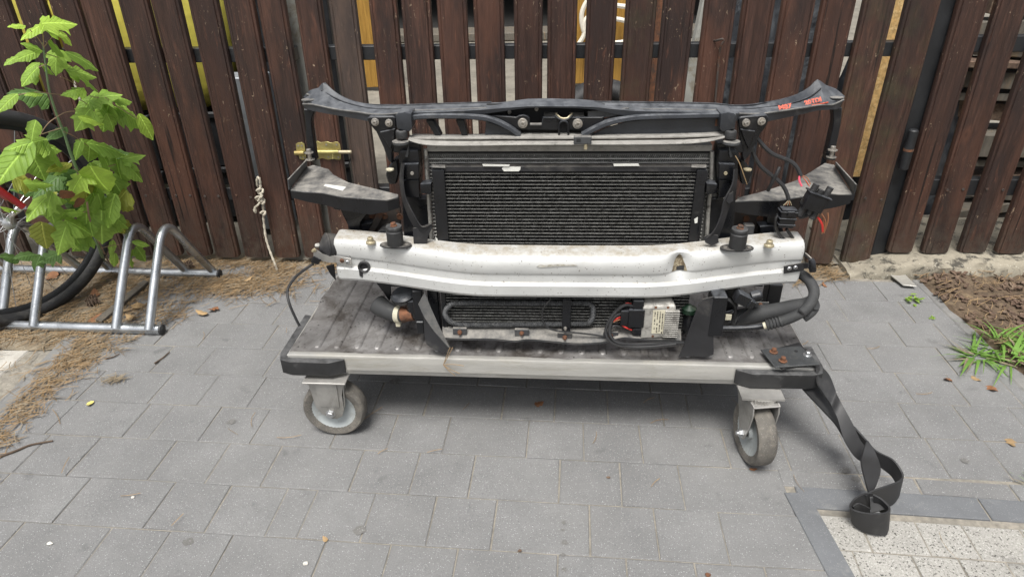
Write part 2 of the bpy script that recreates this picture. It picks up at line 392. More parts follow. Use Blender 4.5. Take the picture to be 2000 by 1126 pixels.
# ------------------------------------------------------------------ mesh builder
class MB:
    def __init__(s):
        s.v, s.f = [], []
    def add(s, vs, fs):
        o = len(s.v)
        s.v += [V(p) for p in vs]
        s.f += [tuple(i + o for i in f) for f in fs]
        return s
    def hexa(s, p):  # 8 points: bottom loop 0-3, top loop 4-7
        return s.add(p, [(3, 2, 1, 0), (4, 5, 6, 7), (0, 1, 5, 4), (1, 2, 6, 5), (2, 3, 7, 6), (3, 0, 4, 7)])
    def box(s, c, d, rot=None):
        c = V(c)
        x, y, z = d[0] / 2, d[1] / 2, d[2] / 2
        p = [V(q) for q in ((-x, -y, -z), (x, -y, -z), (x, y, -z), (-x, y, -z), (-x, -y, z), (x, -y, z), (x, y, z), (-x, y, z))]
        if rot is not None:
            p = [rot @ q for q in p]
        return s.hexa([c + q for q in p])
    def prism(s, pts, ext):
        """closed polygon (any plane) pushed along ext"""
        n = len(pts)
        ext = V(ext)
        a = [V(p) for p in pts]
        b = [p + ext for p in a]
        nrm = V((0, 0, 0))
        for i in range(n):
            nrm += a[i].cross(a[(i + 1) % n])
        if nrm.dot(ext) > 0:
            a, b = a[::-1], b[::-1]
            # keep order: front cap a faces against ext
        fs = [tuple(range(n)), tuple(range(2 * n - 1, n - 1, -1))]
        for i in range(n):
            j = (i + 1) % n
            fs.append((j, i, i + n, j + n))
        return s.add(a + b, fs)
    def tube(s, pts, r, n=8, cap=True, flat=1.0, up=None):
        P = [V(p) for p in pts]
        m = len(P)
        R = r if isinstance(r, (list, tuple)) else [r] * m
        T = []
        for i in range(m):
            d = (P[min(i + 1, m - 1)] - P[max(i - 1, 0)])
            T.append(d.normalized() if d.length > 1e-9 else V((0, 0, 1)))
        ref = V(up) if up else (V((0, 0, 1)) if abs(T[0].z) < .9 else V((1, 0, 0)))
        u = (ref - T[0] * ref.dot(T[0])).normalized()
        vs = []
        for i in range(m):
            u = (u - T[i] * u.dot(T[i]))
            u = u.normalized() if u.length > 1e-6 else T[i].orthogonal().normalized()
            w_ = T[i].cross(u)
            for k in range(n):
                a = 2 * PI * k / n
                vs.append(P[i] + R[i] * (math.cos(a) * u * flat + math.sin(a) * w_))
        fs = []
        for i in range(m - 1):
            for k in range(n):
                k2 = (k + 1) % n
                fs.append((i * n + k, i * n + k2, (i + 1) * n + k2, (i + 1) * n + k))
        if cap:
            fs.append(tuple(range(n - 1, -1, -1)))
            fs.append(tuple(range((m - 1) * n, m * n)))
        return s.add(vs, fs)
    def lathe(s, o, ax, prof, n=20, cap=True):
        """profile [(radius, height along ax)]"""
        o, ax = V(o), V(ax).normalized()
        u = ax.orthogonal().normalized()
        w_ = ax.cross(u)
        vs = []
        for r, h in prof:
            for k in range(n):
                a = 2 * PI * k / n
                vs.append(o + ax * h + r * (math.cos(a) * u + math.sin(a) * w_))
        fs = []
        m = len(prof)
        for i in range(m - 1):
            for k in range(n):
                k2 = (k + 1) % n
                fs.append((i * n + k, i * n + k2, (i + 1) * n + k2, (i + 1) * n + k))
        if cap:
            fs.append(tuple(range(n - 1, -1, -1)))
            fs.append(tuple(range((m - 1) * n, m * n)))
        return s.add(vs, fs)
    def loft(s, secs, cap=True, closed=True):
        n = len(secs[0])
        vs = [p for q in secs for p in q]
        fs = []
        for i in range(len(secs) - 1):
            for k in range(n if closed else n - 1):
                k2 = (k + 1) % n
                fs.append((i * n + k, (i + 1) * n + k, (i + 1) * n + k2, i * n + k2))
        if cap and closed:
            fs.append(tuple(range(n)))
            fs.append(tuple(range((len(secs) - 1) * n + n - 1, (len(secs) - 1) * n - 1, -1)))
        return s.add(vs, fs)
    def ribbon(s, L, R, th):
        """strip between two edge lines, given thickness"""
        m = len(L)
        L, R = [V(p) for p in L], [V(p) for p in R]
        secs = []
        for i in range(m):
            t = (L[min(i + 1, m - 1)] + R[min(i + 1, m - 1)] - L[max(i - 1, 0)] - R[max(i - 1, 0)])
            nn = (R[i] - L[i]).cross(t)
            nn = nn.normalized() * th / 2 if nn.length > 1e-12 else V((0, 0, th / 2))
            secs.append([L[i] - nn, R[i] - nn, R[i] + nn, L[i] + nn])
        return s.loft(secs)
    def mesh(s, name, smooth=35, bevel=0.0, seg=1, wn=True):
        me = bpy.data.meshes.new(name)
        bm = bmesh.new()
        vs = [bm.verts.new(p) for p in s.v]
        for f in s.f:
            try:
                bm.faces.new([vs[i] for i in f])
            except ValueError:
                pass
        bmesh.ops.recalc_face_normals(bm, faces=bm.faces)
        if bevel:
            es = [e for e in bm.edges if len(e.link_faces) == 2 and e.calc_face_angle(0) > math.radians(28)]
            bmesh.ops.bevel(bm, geom=es, offset=bevel, segments=seg, affect='EDGES', profile=.6, clamp_overlap=True)
        bm.to_mesh(me)
        bm.free()
        if smooth:
            me.polygons.foreach_set('use_smooth', [True] * len(me.polygons))
            me.set_sharp_from_angle(angle=math.radians(smooth))
        return me

def link(name, me, mat, parent=None, loc=(0, 0, 0), rot=None):
    o = bpy.data.objects.new(name, me)
    if mat is not None and not me.materials:
        me.materials.append(MATS[mat])
    COL.objects.link(o)
    o.location = loc
    if rot is not None:
        o.rotation_euler = rot
    if parent is not None:
        o.parent = parent
    return o

class Thing:
    """a top-level thing: an Empty at its base; parts are authored in the frame turned by yaw about the world origin"""
    def __init__(s, name, label, cat, base, yaw=0.0, group=None):
        o = bpy.data.objects.new(name, None)
        COL.objects.link(o)
        o.empty_display_size = .05
        a = math.radians(yaw)
        o.location = rotz(base, -a)
        o.rotation_euler = (0, 0, -a)
        o['label'], o['category'] = label, cat
        if group:
            o['group'] = group
        s.o, s.base, s.yaw = o, V(base), yaw
    def at(s, u, v, d):
        return on_depth(u, v, d, s.yaw)
    def lv(s, u, v, z):
        return on_level(u, v, z, s.yaw)
    def part(s, name, mb, mat, parent=None, bevel=0.0, seg=1, smooth=35, label=None, kind=None):
        me = mb.mesh(name, smooth, bevel, seg)
        if parent is None:
            o = link(name, me, mat, s.o, -s.base)
        else:
            o = link(name, me, mat, parent)
        if label:
            o['label'] = label
        if kind:
            o['kind'] = kind
        return o

def single(name, mb, mat, label, cat, group=None, kind=None, bevel=0.0, smooth=35, seg=1):
    """a thing that is one mesh, origin at the middle of its foot"""
    lo = V((min(p.x for p in mb.v), min(p.y for p in mb.v), min(p.z for p in mb.v)))
    hi = V((max(p.x for p in mb.v), max(p.y for p in mb.v), max(p.z for p in mb.v)))
    c = V(((lo.x + hi.x) / 2, (lo.y + hi.y) / 2, lo.z))
    mb.v = [p - c for p in mb.v]
    o = link(name, mb.mesh(name, smooth, bevel, seg), mat, None, c)
    o['label'] = label
    if cat:
        o['category'] = cat
    if group:
        o['group'] = group
    if kind:
        o['kind'] = kind
    return o

def struct(name, mb, mat, smooth=35, bevel=0.0, kind='structure'):
    o = link(name, mb.mesh(name, smooth, bevel), mat)
    o['kind'] = kind
    return o

def lerp(a, b, t):
    return a + (b - a) * t

def spline(pts, n=6):
    """Catmull-Rom through points"""
    P = [V(p) for p in pts]
    out = []
    m = len(P)
    for i in range(m - 1):
        p0, p1, p2, p3 = P[max(i - 1, 0)], P[i], P[i + 1], P[min(i + 2, m - 1)]
        for k in range(n):
            t = k / n
            out.append(.5 * ((2 * p1) + (-p0 + p2) * t + (2 * p0 - 5 * p1 + 4 * p2 - p3) * t * t + (-p0 + 3 * p1 - 3 * p2 + p3) * t ** 3))
    out.append(P[-1])
    return out

def fbm(x, y, z=0.0, s=1.0):
    return mnoise.fractal(V((x * s, y * s, z * s)), 1.0, 2.0, 4)
# ================================================================== SETTING
PY = 5.4                      # paving rows are turned 5.4 degrees
FY, FD = 3.2, 2.34            # fence frame

def sheet(x0, x1, y0, y1, z, nx=1, ny=1, amp=0.0, s=4.0, fn=None):
    mb = MB()
    vs, fs = [], []
    for j in range(ny + 1):
        for i in range(nx + 1):
            x, y = lerp(x0, x1, i / nx), lerp(y0, y1, j / ny)
            zz = z + (amp * fbm(x, y, 3.1, s) if amp else 0) + (fn(x, y) if fn else 0)
            vs.append((x, y, zz))
    for j in range(ny):
        for i in range(nx):
            a = j * (nx + 1) + i
            fs.append((a, a + 1, a + nx + 2, a + nx + 1))
    return mb.add(vs, fs)

struct('ground', sheet(-150, 150, -60, 240, -.03), 'yard')
pav = struct('pavement', sheet(-1.75, 2.0, .2, 2.42, -.0026, 8, 8), 'joint')

# ---- pavers -------------------------------------------------------------
PITCHR = .1445
def row_y(k):
    return .981 + PITCHR * k
_pm = {}
def paver_mesh(L, D, mat, var):
    key = (round(L, 3), round(D, 3), mat, var)
    if key in _pm:
        return _pm[key]
    rg = random.Random(hash(key) & 0xffff)
    c, h = .0022, .0018
    x, y = L / 2, D / 2
    j = lambda: rg.uniform(-.0012, .0012)
    bot = [(-x, -y), (x, -y), (x, y), (-x, y)]
    vs = [(px, py, -.03) for px, py in bot]
    vs += [(px + j(), py + j(), -h) for px, py in bot]
    vs += [(px * (1 - c / x) + j(), py * (1 - c / y) + j(), j() * .5) for px, py in bot]
    fs = []
    for a in (0, 4):
        for i in range(4):
            fs.append((a + i, a + (i + 1) % 4, a + 4 + (i + 1) % 4, a + 4 + i))
    fs.append((8, 9, 10, 11))
    me = MB().add(vs, fs).mesh('paver', 0)
    me.materials.append(MATS[mat])
    _pm[key] = me
    return me

JT = {0: [-1.165, -.947, -.802, -.66, -.586, -.442, -.294, -.15, .067, .214, .361, .557],
      1: [-1.234, -1.022, -.875, -.732, -.511, -.364, -.221, -.005, .143, .288, .535],
      2: [-1.397, -1.18, -1.106, -.966, -.824, -.606, -.457, -.309, -.092, .055, .203, .42, .565, .725, .94, 1.085, 1.23],
      3: [-1.41, -1.191, -1.044, -.896, -.68, -.533, -.387, -.17, -.025, .123, .272, .345, .56, .7, .75, .93, 1.075, 1.22, 1.42],
      4: [-1.27, -1.125, -.91, -.76, -.615, -.40, -.255, -.11, .105, .25, .395, .61, .765, .98, 1.125, 1.27, 1.43],
      5: [-1.34, -1.19, -.975, -.83, -.685, -.47, -.325, -.18, .035, .18, .325, .54, .685, .80, .946, 1.16, 1.30, 1.45],
      6: [-1.36, -1.145, -1.0, -.855, -.64, -.495, -.35, -.135, .01, .155, .37, .515, .66, .875, 1.073, 1.218, 1.42],
      7: [-1.30, -1.155, -.94, -.795, -.65, -.435, -.29, -.145, .07, .215, .36, .575, .72, .948, 1.163, 1.30, 1.46],
      8: [-1.4, -1.18, -1.035, -.89, -.675, -.53, -.385, -.17, -.025, .12, .335, .48, .625, .84, .985, 1.13, 1.35],
      -1: [-1.232, -1.019, -.877, -.731, -.516, -.369, -.221, -.003, .142, .286, .43, .583],
      -2: [-1.3, -1.08, -.94, -.79, -.58, -.43, -.285, -.07, .075, .22, .435, .60],
      -3: [-1.2, -.98, -.84, -.69, -.48, -.33, -.185, .03, .175, .32, .54],
      -4: [-1.2, -.98, -.84, -.69, -.48, -.33, -.185, .03, .175, .32, .54]}
GAP = .0022
rg = random.Random(3)
for k in range(-4, 9):
    y0 = row_y(k)
    js = list(JT[k])
    x = js[0]
    while x > -1.45:                       # carry the pattern on to the left
        x -= rg.choice((.145, .145, .217))
        js.insert(0, x)
    for a, b in zip(js[:-1], js[1:]):
        cx, cy = (a + b) / 2, y0 + PITCHR / 2
        wpt = rotz((cx, cy, 0), -math.radians(PY))
        if wpt.x < -1.50 or wpt.x > 1.50:
            continue
        if k <= 1 and a > .53:
            continue
        L = round((b - a - GAP - rg.choice((0, 0, .0012))) / .0012) * .0012
        me = paver_mesh(L, PITCHR - GAP, 'paver', rg.randrange(3))
        o = link('paver', me, None, pav, (wpt.x, wpt.y, rg.uniform(-.0007, .0007)))
        o.rotation_euler = (rg.uniform(-.003, .003), rg.uniform(-.003, .003), -math.radians(PY) + rg.uniform(-.006, .006))

# ---- border stones and pale granite setts at lower right ----------------
GY = 3.0
def gstone(cx, cy, L, D, mat, name, z=0.0, yaw=GY):
    me = paver_mesh(round(L, 3), round(D, 3), mat, rg.randrange(3))
    o = link(name, me, None, pav, (cx, cy, z + rg.uniform(-.0012, .0012)))
    o.rotation_euler = (rg.uniform(-.004, .004), rg.uniform(-.004, .004), -math.radians(yaw) + rg.uniform(-.004, .004))
# long edge stones running towards the camera
p0, p1 = on_level(1552, 965, 0), on_level(1640, 1126, 0)
dv = (p1 - p0).normalized()
ln = .50
sx = on_level(1522, 955, 0)
cxl = sx + V((.034, 0, 0))
yaw_e = math.degrees(math.atan2(-dv.x, -dv.y))
for i in range(2):
    c = cxl + dv * (ln / 2 + .012 + i * (ln + .005))
    gstone(c.x, c.y, .056, ln, 'kerb_blue', 'border_stone', .003, yaw_e)
# cross border stones
q0, q1 = on_level(1566, 976.5, 0), on_level(1990, 1005, 0)
dq = (q1 - q0).normalized()
yq = -math.degrees(math.atan2(dq.y, dq.x))
for i in range(3):
    c = q0 + dq * (.21 + i * .415) + V((-.01, .012, 0))
    gstone(c.x, c.y, .41, .066, 'kerb_blue', 'border_stone', .002, yq)
# narrow cut pavers between the border and the field
for i, L in enumerate((.19, .12, .21, .145)):
    xx = (.0, .195, .32, .535)[i]
    c = on_level(1527, 936, 0) + dq * (xx + L / 2) + V((.0, .008, 0))
    gstone(c.x, c.y, L, .052, 'paver', 'paver', 0, yq)
o0 = on_level(1592, 1004, 0)
nx_ = V((-dq.y, dq.x, 0))
for r in range(4):
    x = -.05 if r % 2 else 0.0
    for c_ in range(6):
        L = (.095, .12, .10, .12, .095)[(r * 2 + c_) % 5]
        a = max(x, 0.0)
        b = x + L
        if b - a > .03:
            c = o0 + dq * (a + (b - a) / 2) - nx_ * (.046 + r * .096)
            gstone(c.x, c.y, b - a - .004, .092, 'granite', 'granite_sett', .0, yq)
        x = b

# ---- dark stains on the paving (thin films)
for u, v, r_ in ((1101, 1020, .0055), (1099, 1034, .004), (1103, 1059, .0075), (1099, 1083, .006), (1102, 1112, .0065), (1885, 900, .011), (1652, 918, .013), (1672, 935, .012), (703, 1035, .016), (368, 1058, .014), (452, 824, .012), (770, 745, .016), (930, 690, .012)):
    c = on_level(u, v, 0)
    n_ = 14
    pts = [V((c.x + r_ * math.cos(2 * PI * k / n_) * rg.uniform(.75, 1.25), c.y + r_ * .8 * math.sin(2 * PI * k / n_) * rg.uniform(.75, 1.25), .0013)) for k in range(n_)]
    link('stain', MB().prism(pts, (0, 0, .0002)).mesh('stain', 0), 'paver_stain', pav)

# ---- kerbs -----------------------------------------------------------------
def kerb_line(name, a, b, width, n, mat, z, h=.10):
    a, b = V(a), V(b)
    d = (b - a)
    Lk = d.length / n
    d.normalize()
    nn = V((d.y, -d.x, 0)) * width
    root = None
    for i in range(n):
        s0, s1 = a + d * (i * Lk + .002), a + d * ((i + 1) * Lk - .002)
        mb = MB().prism([s0 + V((0, 0, z)), s1 + V((0, 0, z)), s1 + nn + V((0, 0, z)), s0 + nn + V((0, 0, z))], (0, 0, -h))
        if root is None:
            root = struct(name, mb, mat, 35, .004)
        else:
            link('kerb_stone', mb.mesh('kerb_stone', 35, .004), mat, root)
kerb_line('kerb_right', (1.405, .6, 0), (1.487, 2.17, 0), .05, 3, 'kerb', .004)
kerb_line('kerb_left', (-1.497, 1.95, 0), (-1.475, .9, 0), -.065, 2, 'kerb', .004)
struct('concrete_slab', MB().box((-1.79, 1.45, -.024), (.44, .9, .05)), 'pale_slab', 35, .004)

# ---- soil, mulch, threshold, footing -----------------------------------------
def soil_z(x, y):
    return .004 + .012 * fbm(x, y, 1.0, 5) + .006 * fbm(x, y, 7.0, 19)
struct('soil_left', sheet(-3.2, -1.36, 1.80, 2.46, .0, 60, 24, fn=lambda x, y: soil_z(x, y) - .03 * max(0, (x + 1.46) / .1)), 'soil')
struct('soil_fence_strip', sheet(-1.5, 1.45, 2.20, 2.50, .0, 90, 12, fn=lambda x, y: soil_z(x, y) * .6 - .002 + .0 * x - max(0, (2.30 - .094 * x - y)) * .55), 'soil')
struct('mulch_bed', sheet(1.47, 4.2, .2, 2.40, .0, 70, 60, fn=lambda x, y: .006 + 1.6 * soil_z(x, y) - .05 * max(0, (1.53 - x) / .06) ** 2), 'soil_dark')
# rough concrete footing under the right fence, built from a displaced block
def footing(name, x0, x1, y0, y1, top, amp):
    mb = MB()
    nx = int((x1 - x0) / .022)
    prof = [(y0 - .012, -.05), (y0 - .010, top * .25), (y0, top * .7), (y0 + .012, top * .94), (y0 + .035, top), (y0 + .09, top), (y0 + .16, top), (y1, top), (y1, -.05)]
    secs = []
    for i in range(nx + 1):
        x = lerp(x0, x1, i / nx)
        sec = []
        tp = min(1.0, .30 + max(0, x - x0) / .30)
        for (y, z) in prof:
            z = z * tp if z > 0 else z
            e = fbm(x, y * 2, z * 3, 9) * amp
            e2 = fbm(x + 9, y, z * 6, 26) * amp * .5
            sec.append(rotz((x, y - (e + e2) * 1.4, z + (e * .5 + e2) if z > 0 else z), -math.radians(FY)))
        secs.append(sec)
    mb.loft(secs)
    return struct(name, mb, 'concrete', 60)
footing('concrete_footing', 1.14, 3.2, 2.265, 2.7, .062, .016)
struct('threshold', MB().add([rotz(p, -math.radians(FY)) for p in ((-1.05, 2.36, .009), (1.15, 2.36, .009), (1.15, 2.75, .009), (-1.05, 2.75, .009))], [(0, 1, 2, 3)]), 'yard')

# ================================================================== FENCE
def board_mesh(wd, z0, z1, th=.021, rnd=.010, rg=random):
    """routed board: chamfer and a shallow groove near both edges, rounded lower corners"""
    h = wd / 2
    e = min(.012, wd * .13)
    sec = [(-h, 0), (-h, -th * .62), (-h + .003, -th * .88), (-h + e - .002, -th * .90), (-h + e, -th * .84), (-h + e + .002, -th),
           (h - e - .002, -th), (h - e, -th * .84), (h - e + .002, -th * .90), (h - .003, -th * .88), (h, -th * .62), (h, 0)]
    secs = []
    nz = 9
    bow, ph = rg.uniform(-.0025, .0025), rg.uniform(0, 6)
    zs = [z0, z0 + rnd * .35, z0 + rnd] + [lerp(z0 + rnd, z1, i / nz) for i in range(1, nz + 1)]
    for i, z in enumerate(zs):
        k = (h - rnd) / h if i == 0 else ((h - rnd * .25) / h if i == 1 else 1)
        bx = bow * math.sin(z * 3 + ph)
        secs.append([V((x * k + bx, y + .003 * math.sin(z * 2.2 + ph), z)) for x, y in sec])
    return MB().loft(secs).mesh('board', 30)

_scr = MB().lathe((0, 0, 0), (0, -1, 0), [(.0052, 0), (.0052, .0012), (.0042, .0022), (.0022, .0022), (.0016, .0012), (.0001, .0012)], 10).mesh('screw', 40)
_scr.materials.append(MATS['rusty_steel'])

def fence(name, label, cat, edges, z0f, zt, mat, rails, screws, base_x, dz=0.0, d=FD, mats=None):
    T = Thing(name, label, cat, (base_x, d, 0), FY)
    rgf = random.Random(len(edges) * 7 + 1)
    for i, (ua, ub) in enumerate(edges):
        xa, xb = on_depth(ua, 0, d, FY).x, on_depth(ub, 0, d, FY).x
        z0 = z0f(i) + rgf.uniform(-.004, .004)
        me = board_mesh(xb - xa, z0, zt, rg=rgf)
        o = link('board', me, (mats or {}).get(i, mat), T.o, V(((xa + xb) / 2, d + .021 + rgf.uniform(-.002, .002), 0)) - T.base)
        o.rotation_euler = (rgf.uniform(-.002, .002), rgf.uniform(-.004, .004), rgf.uniform(-.02, .02))
        for zs in screws:
            for sx_ in (-.27, .27):
                zz = zs + rgf.uniform(-.006, .006)
                if zz < z0 + .02:
                    continue
                so = link('screw', _scr, None, T.o, V(((xa + xb) / 2 + sx_ * (xb - xa), d - .0015, zz)) - T.base)
    x0, x1 = on_depth(edges[0][0], 0, d, FY).x, on_depth(edges[-1][1], 0, d, FY).x
    for zl, zh, rm in rails:
        T.part('rail', MB().box(((x0 + x1) / 2, d + .047, (zl + zh) / 2), (x1 - x0 - .01, .045, zh - zl)), rm, bevel=.002)
    return T
ZT = 1.14
EL = [(-172, -116), (-105, -50), (-42, 16), (27, 83), (91, 149), (158, 215), (225, 284), (290, 347), (361, 419), (433, 492), (500, 555)]
EL = [(-335, -280), (-270, -213), (-203, -145), (-122, -58), (-48, 17)] + EL[3:]
fence_left = fence('slat_fence', 'dark brown wooden slat fence behind the bicycle rack and the leafy sapling', 'fence', EL, lambda i: .03, ZT, 'fence_wood',
                   [(.775, .822, 'iron_black'), (.262, .312, 'iron_black')], (.288,), -1.6)
EG = [(572, 624), (641, 694), (718, 773), (781, 839), (853, 912), (924, 984), (1002, 1059), (1071, 1130), (1149, 1209), (1224, 1285), (1297, 1360), (1378, 1440),
      (1455, 1518), (1530, 1595), (1608, 1675), (1688, 1751), (1774, 1842)]
gate = fence('slat_gate', 'brown wooden slat gate with scratched boards and a brass barrel bolt', 'gate', EG,
             lambda i: .022, ZT, 'gate_wood', [(.779, .825, 'iron_black'), (.268, .316, 'iron_black')], (.283,), 0.1, mats={1: 'fence_wood_grey', 15: 'gate_wood_mossy', 16: 'gate_wood_mossy', 9: 'gate_wood_mossy'})
ER = [(1873, 1932), (1954, 2018), (2042, 2108), (2130, 2198), (2220, 2290), (2312, 2384), (2406, 2480)]
fence_right = fence('slat_fence', 'brown wooden slat fence on the concrete footing above the mulch bed', 'fence', ER, lambda i: .070, ZT, 'fence_wood',
                    [(.79, .84, 'iron_black'), (.290, .350, 'iron_black')], (.322,), 1.9)
# greenish bare edges of a few gate boards: thin weathered strips along the board's side
# gate post with hinge
GP = Thing('gate_post', 'black square steel gate post with a welded hinge, right of the last gate board', 'post', (1.42, 2.37, 0), FY)
xa, xb = on_depth(1840, 0, 2.37, FY).x, on_depth(1868, 0, 2.37, FY).x
GP.part('post_tube', MB().box(((xa + xb) / 2 + .003, 2.405, .72), (xb - xa + .02, .07, 1.40)), 'iron_black', bevel=.004)
h0, h1 = GP.at(1785, 254, 2.33), GP.at(1768, 332, 2.33)
hx = (h0.x + h1.x) / 2
GP.part('hinge', MB().lathe((hx, 2.338, h1.z), (0, 0, 1), [(.012, 0), (.0165, .003), (.0165, (h0.z - h1.z) * .48), (.013, (h0.z - h1.z) * .49), (.013, (h0.z - h1.z) * .52), (.0165, (h0.z - h1.z) * .53), (.0165, (h0.z - h1.z) * .97), (.012, (h0.z - h1.z))], 16), 'iron_black', label='grease-stained black barrel hinge')
GP.part('hinge_collar', MB().lathe((hx, 2.338, (h0.z + h1.z) / 2 - .004), (0, 0, 1), [(.0172, 0), (.0172, .008)], 16), 'rust', label='rusty red collar in the middle of the hinge')
# light metal post between the left fence and the gate
x_ = on_depth(563, 0, 2.43, FY).x
LP = Thing('fence_post', 'pale grey steel post seen in the gap between fence and gate', 'post', (x_, 2.45, 0), FY)
LP.part('post_tube', MB().box((x_ - .003, 2.46, .70), (.05, .05, 1.4)), 'pale_paint', bevel=.003)

# ---- brass barrel bolt on the gate (part of the gate)
def disc(mb, c, r, t, n=8):
    mb.lathe(c, (0, -1, 0), [(r, 0), (r, t), (r * .55, t), (r * .5, t * .4), (.0001, t * .4)], n)
A = lambda u, v, d=2.337: on_depth(u, v, d, FY)
bp = [A(u, v) for u, v in ((614, 277), (620, 275.5), (627, 278.5), (633, 277), (638, 276), (644, 278.5), (650, 278.5), (656, 276.5), (661, 278), (664, 282), (665.5, 292), (666, 304), (666, 309), (664, 312), (656, 311.5), (650, 309.5), (646, 311.5), (640, 312), (630, 309), (620, 311), (617, 309))]
latch = gate.part('bolt_plate', MB().prism(bp, (0, .0022, 0)), 'brass', bevel=.0004)
rp = [A(u, v) for u, v in ((578, 281), (582, 278.5), (589, 278), (594, 280.5), (596, 291), (597, 303), (598, 308), (595, 311.5), (589, 312), (585, 310), (583, 303), (579, 301))]
gate.part('keeper_plate', MB().prism(rp, (0, .0022, 0)), 'brass', bevel=.0004)
kc, ke = A(576, 299, 2.331), A(594, 298.5, 2.331)
gate.part('keeper_barrel', MB().tube([kc, ke], .0085, 14), 'brass')
b0, b1 = A(613, 297, 2.328), A(687, 296.8, 2.328)
gate.part('bolt_barrel', MB().tube([b0, lerp(b0, b1, .66)], .0088, 14), 'brass')
gate.part('bolt_rod', MB().tube([lerp(b0, b1, .60), b1 - (b1 - b0) * .02, b1], [.0066, .0066, .0045], 14), 'bolt_yellow')
kk = A(650, 300, 2.322)
gate.part('bolt_knob', MB().tube([kk, A(650, 308, 2.318), A(650, 309.5, 2.317), A(650, 311, 2.316)], [.0016, .0016, .0034, .0022], 8), 'brass')
for u, v in ((617.5, 281.5), (637.5, 282.5), (657.5, 282.5), (621.5, 306.5), (641.5, 306.5), (661, 307), (582.5, 284.5), (589.5, 284.5), (587.5, 307.5), (594.5, 307.5)):
    mb = MB()
    disc(mb, A(u, v, 2.336), .0034, .0016)
    gate.part('bolt_screw', mb, 'bolt_steel')
# rusty hook hanging on a gate board
hk = [A(u, v, d) for u, v, d in ((1394, 79, 2.338), (1398, 79.5, 2.325), (1404, 78, 2.318), (1411, 76.5, 2.314), (1413.5, 80, 2.314), (1409, 88, 2.316), (1406, 100, 2.322), (1404, 118, 2.327), (1401, 150, 2.328), (1398, 185, 2.328), (1396, 215, 2.328))]
gate.part('hook', MB().tube(spline(hk, 4), .0036, 8), 'rusty_steel', label='long rusty wire hook hanging down a gate board')

# knotted rope on the left fence
rope_pts = [A(u, v, d) for u, v, d in ((507, 372, 2.33), (502, 358, 2.315), (503, 347, 2.31), (507, 350, 2.30), (509, 362, 2.305), (507, 370, 2.30), (505, 376, 2.305), (512, 382, 2.295), (506, 389, 2.295), (513, 394, 2.30), (514, 404, 2.31), (514, 420, 2.31), (516, 440, 2.308), (519, 462, 2.30), (524, 481, 2.29), (531, 500, 2.275), (537, 515, 2.265))]
end = rotz(on_level(542, 528, .008), math.radians(FY))
RT = Thing('rope', 'frayed pale rope knotted to the fence and hanging down to the ground', 'rope', (rope_pts[-1].x, 2.27, 0), FY)
rr = spline(rope_pts + [end], 5)
rs = [.0043 + .0010 * math.sin(i * 1.9) for i in range(len(rr))]
RT.part('rope_line', MB().tube(rr, rs, 8), 'rope')
for u, v, r in ((508, 373, .011), (506, 388, .012), (511, 393, .011), (514, 416, .008)):
    ctr = A(u, v, 2.302)
    loop = [ctr + V((math.cos(a) * r, math.sin(a * 2) * .005, math.sin(a) * r * .8)) for a in [2 * PI * i / 12 for i in range(13)]]
    RT.part('knot', MB().tube(loop, .0045, 7), 'rope')
RT.part('rope_tail', MB().tube(spline([A(511, 390, 2.30), A(504, 400, 2.295), A(499, 404, 2.295), A(498, 410, 2.296), A(500, 416, 2.298)], 4), [.004] * 9 + [.005, .005, .006, .007, .007, .006, .005, .003], 7), 'rope')
# ================================================================== PLATFORM TROLLEY
CY = 4.2
DZ = .25
TR = Thing('platform_trolley', 'grey metal platform trolley with black rubber corners, carrying the car front end', 'trolley', (-.02, 1.70, 0), CY)
X0, X1, Y0, Y1 = -.667, .624, 1.345, 2.10
mb = MB()
vs, fs = [], []
NX, NY = 46, 20
def deck_z(x, y):
    e = max(0, 1 - (x - X0) / .07)
    return DZ + e * (.006 * math.sin(y * 24) + .004 * math.sin(y * 51 + 1)) * min(1, (y - Y0) / .12) + .0012 * fbm(x, y, 2, 7)
for j in range(NY + 1):
    for i in range(NX + 1):
        x, y = lerp(X0, X1, i / NX), lerp(Y0, Y1, j / NY)
        vs.append((x, y, deck_z(x, y)))
for j in range(NY):
    for i in range(NX):
        a = j * (NX + 1) + i
        fs.append((a, a + 1, a + NX + 2, a + NX + 1))
mb.add(vs, fs)
deck = TR.part('deck', mb, 'deck', smooth=60)
# pressed ribs
rx0 = TR.lv(617, 681, DZ).x
rx1 = TR.lv(656, 682, DZ).x
rsp = rx1 - rx0
def rib_mesh(L, wd=.021, h=.0045):
    m = MB()
    secs = []
    ys = [0, .003, .008, .014, .5 * L, L - .014, L - .006, L]
    ks = [.25, .7, .92, 1, 1, 1, .8, .25]
    for y, k in zip(ys, ks):
        hw = wd / 2 * k
        hh = h * (k if k > .3 else .02)
        secs.append([V((-hw, y, -.001)), V((-hw * .72, y, hh * .8)), V((-hw * .45, y, hh)), V((hw * .45, y, hh)), V((hw * .72, y, hh * .8)), V((hw, y, -.001))])
    m.loft(secs)
    return m.mesh('rib', 50)
rme = rib_mesh(.68)
rme.materials.append(MATS['deck'])
i = 0
while rx0 + i * rsp < X1 - .03:
    link('rib', rme, None, TR.o, V((rx0 + i * rsp, 1.372, DZ + .0006)) - TR.base)
    i += 1
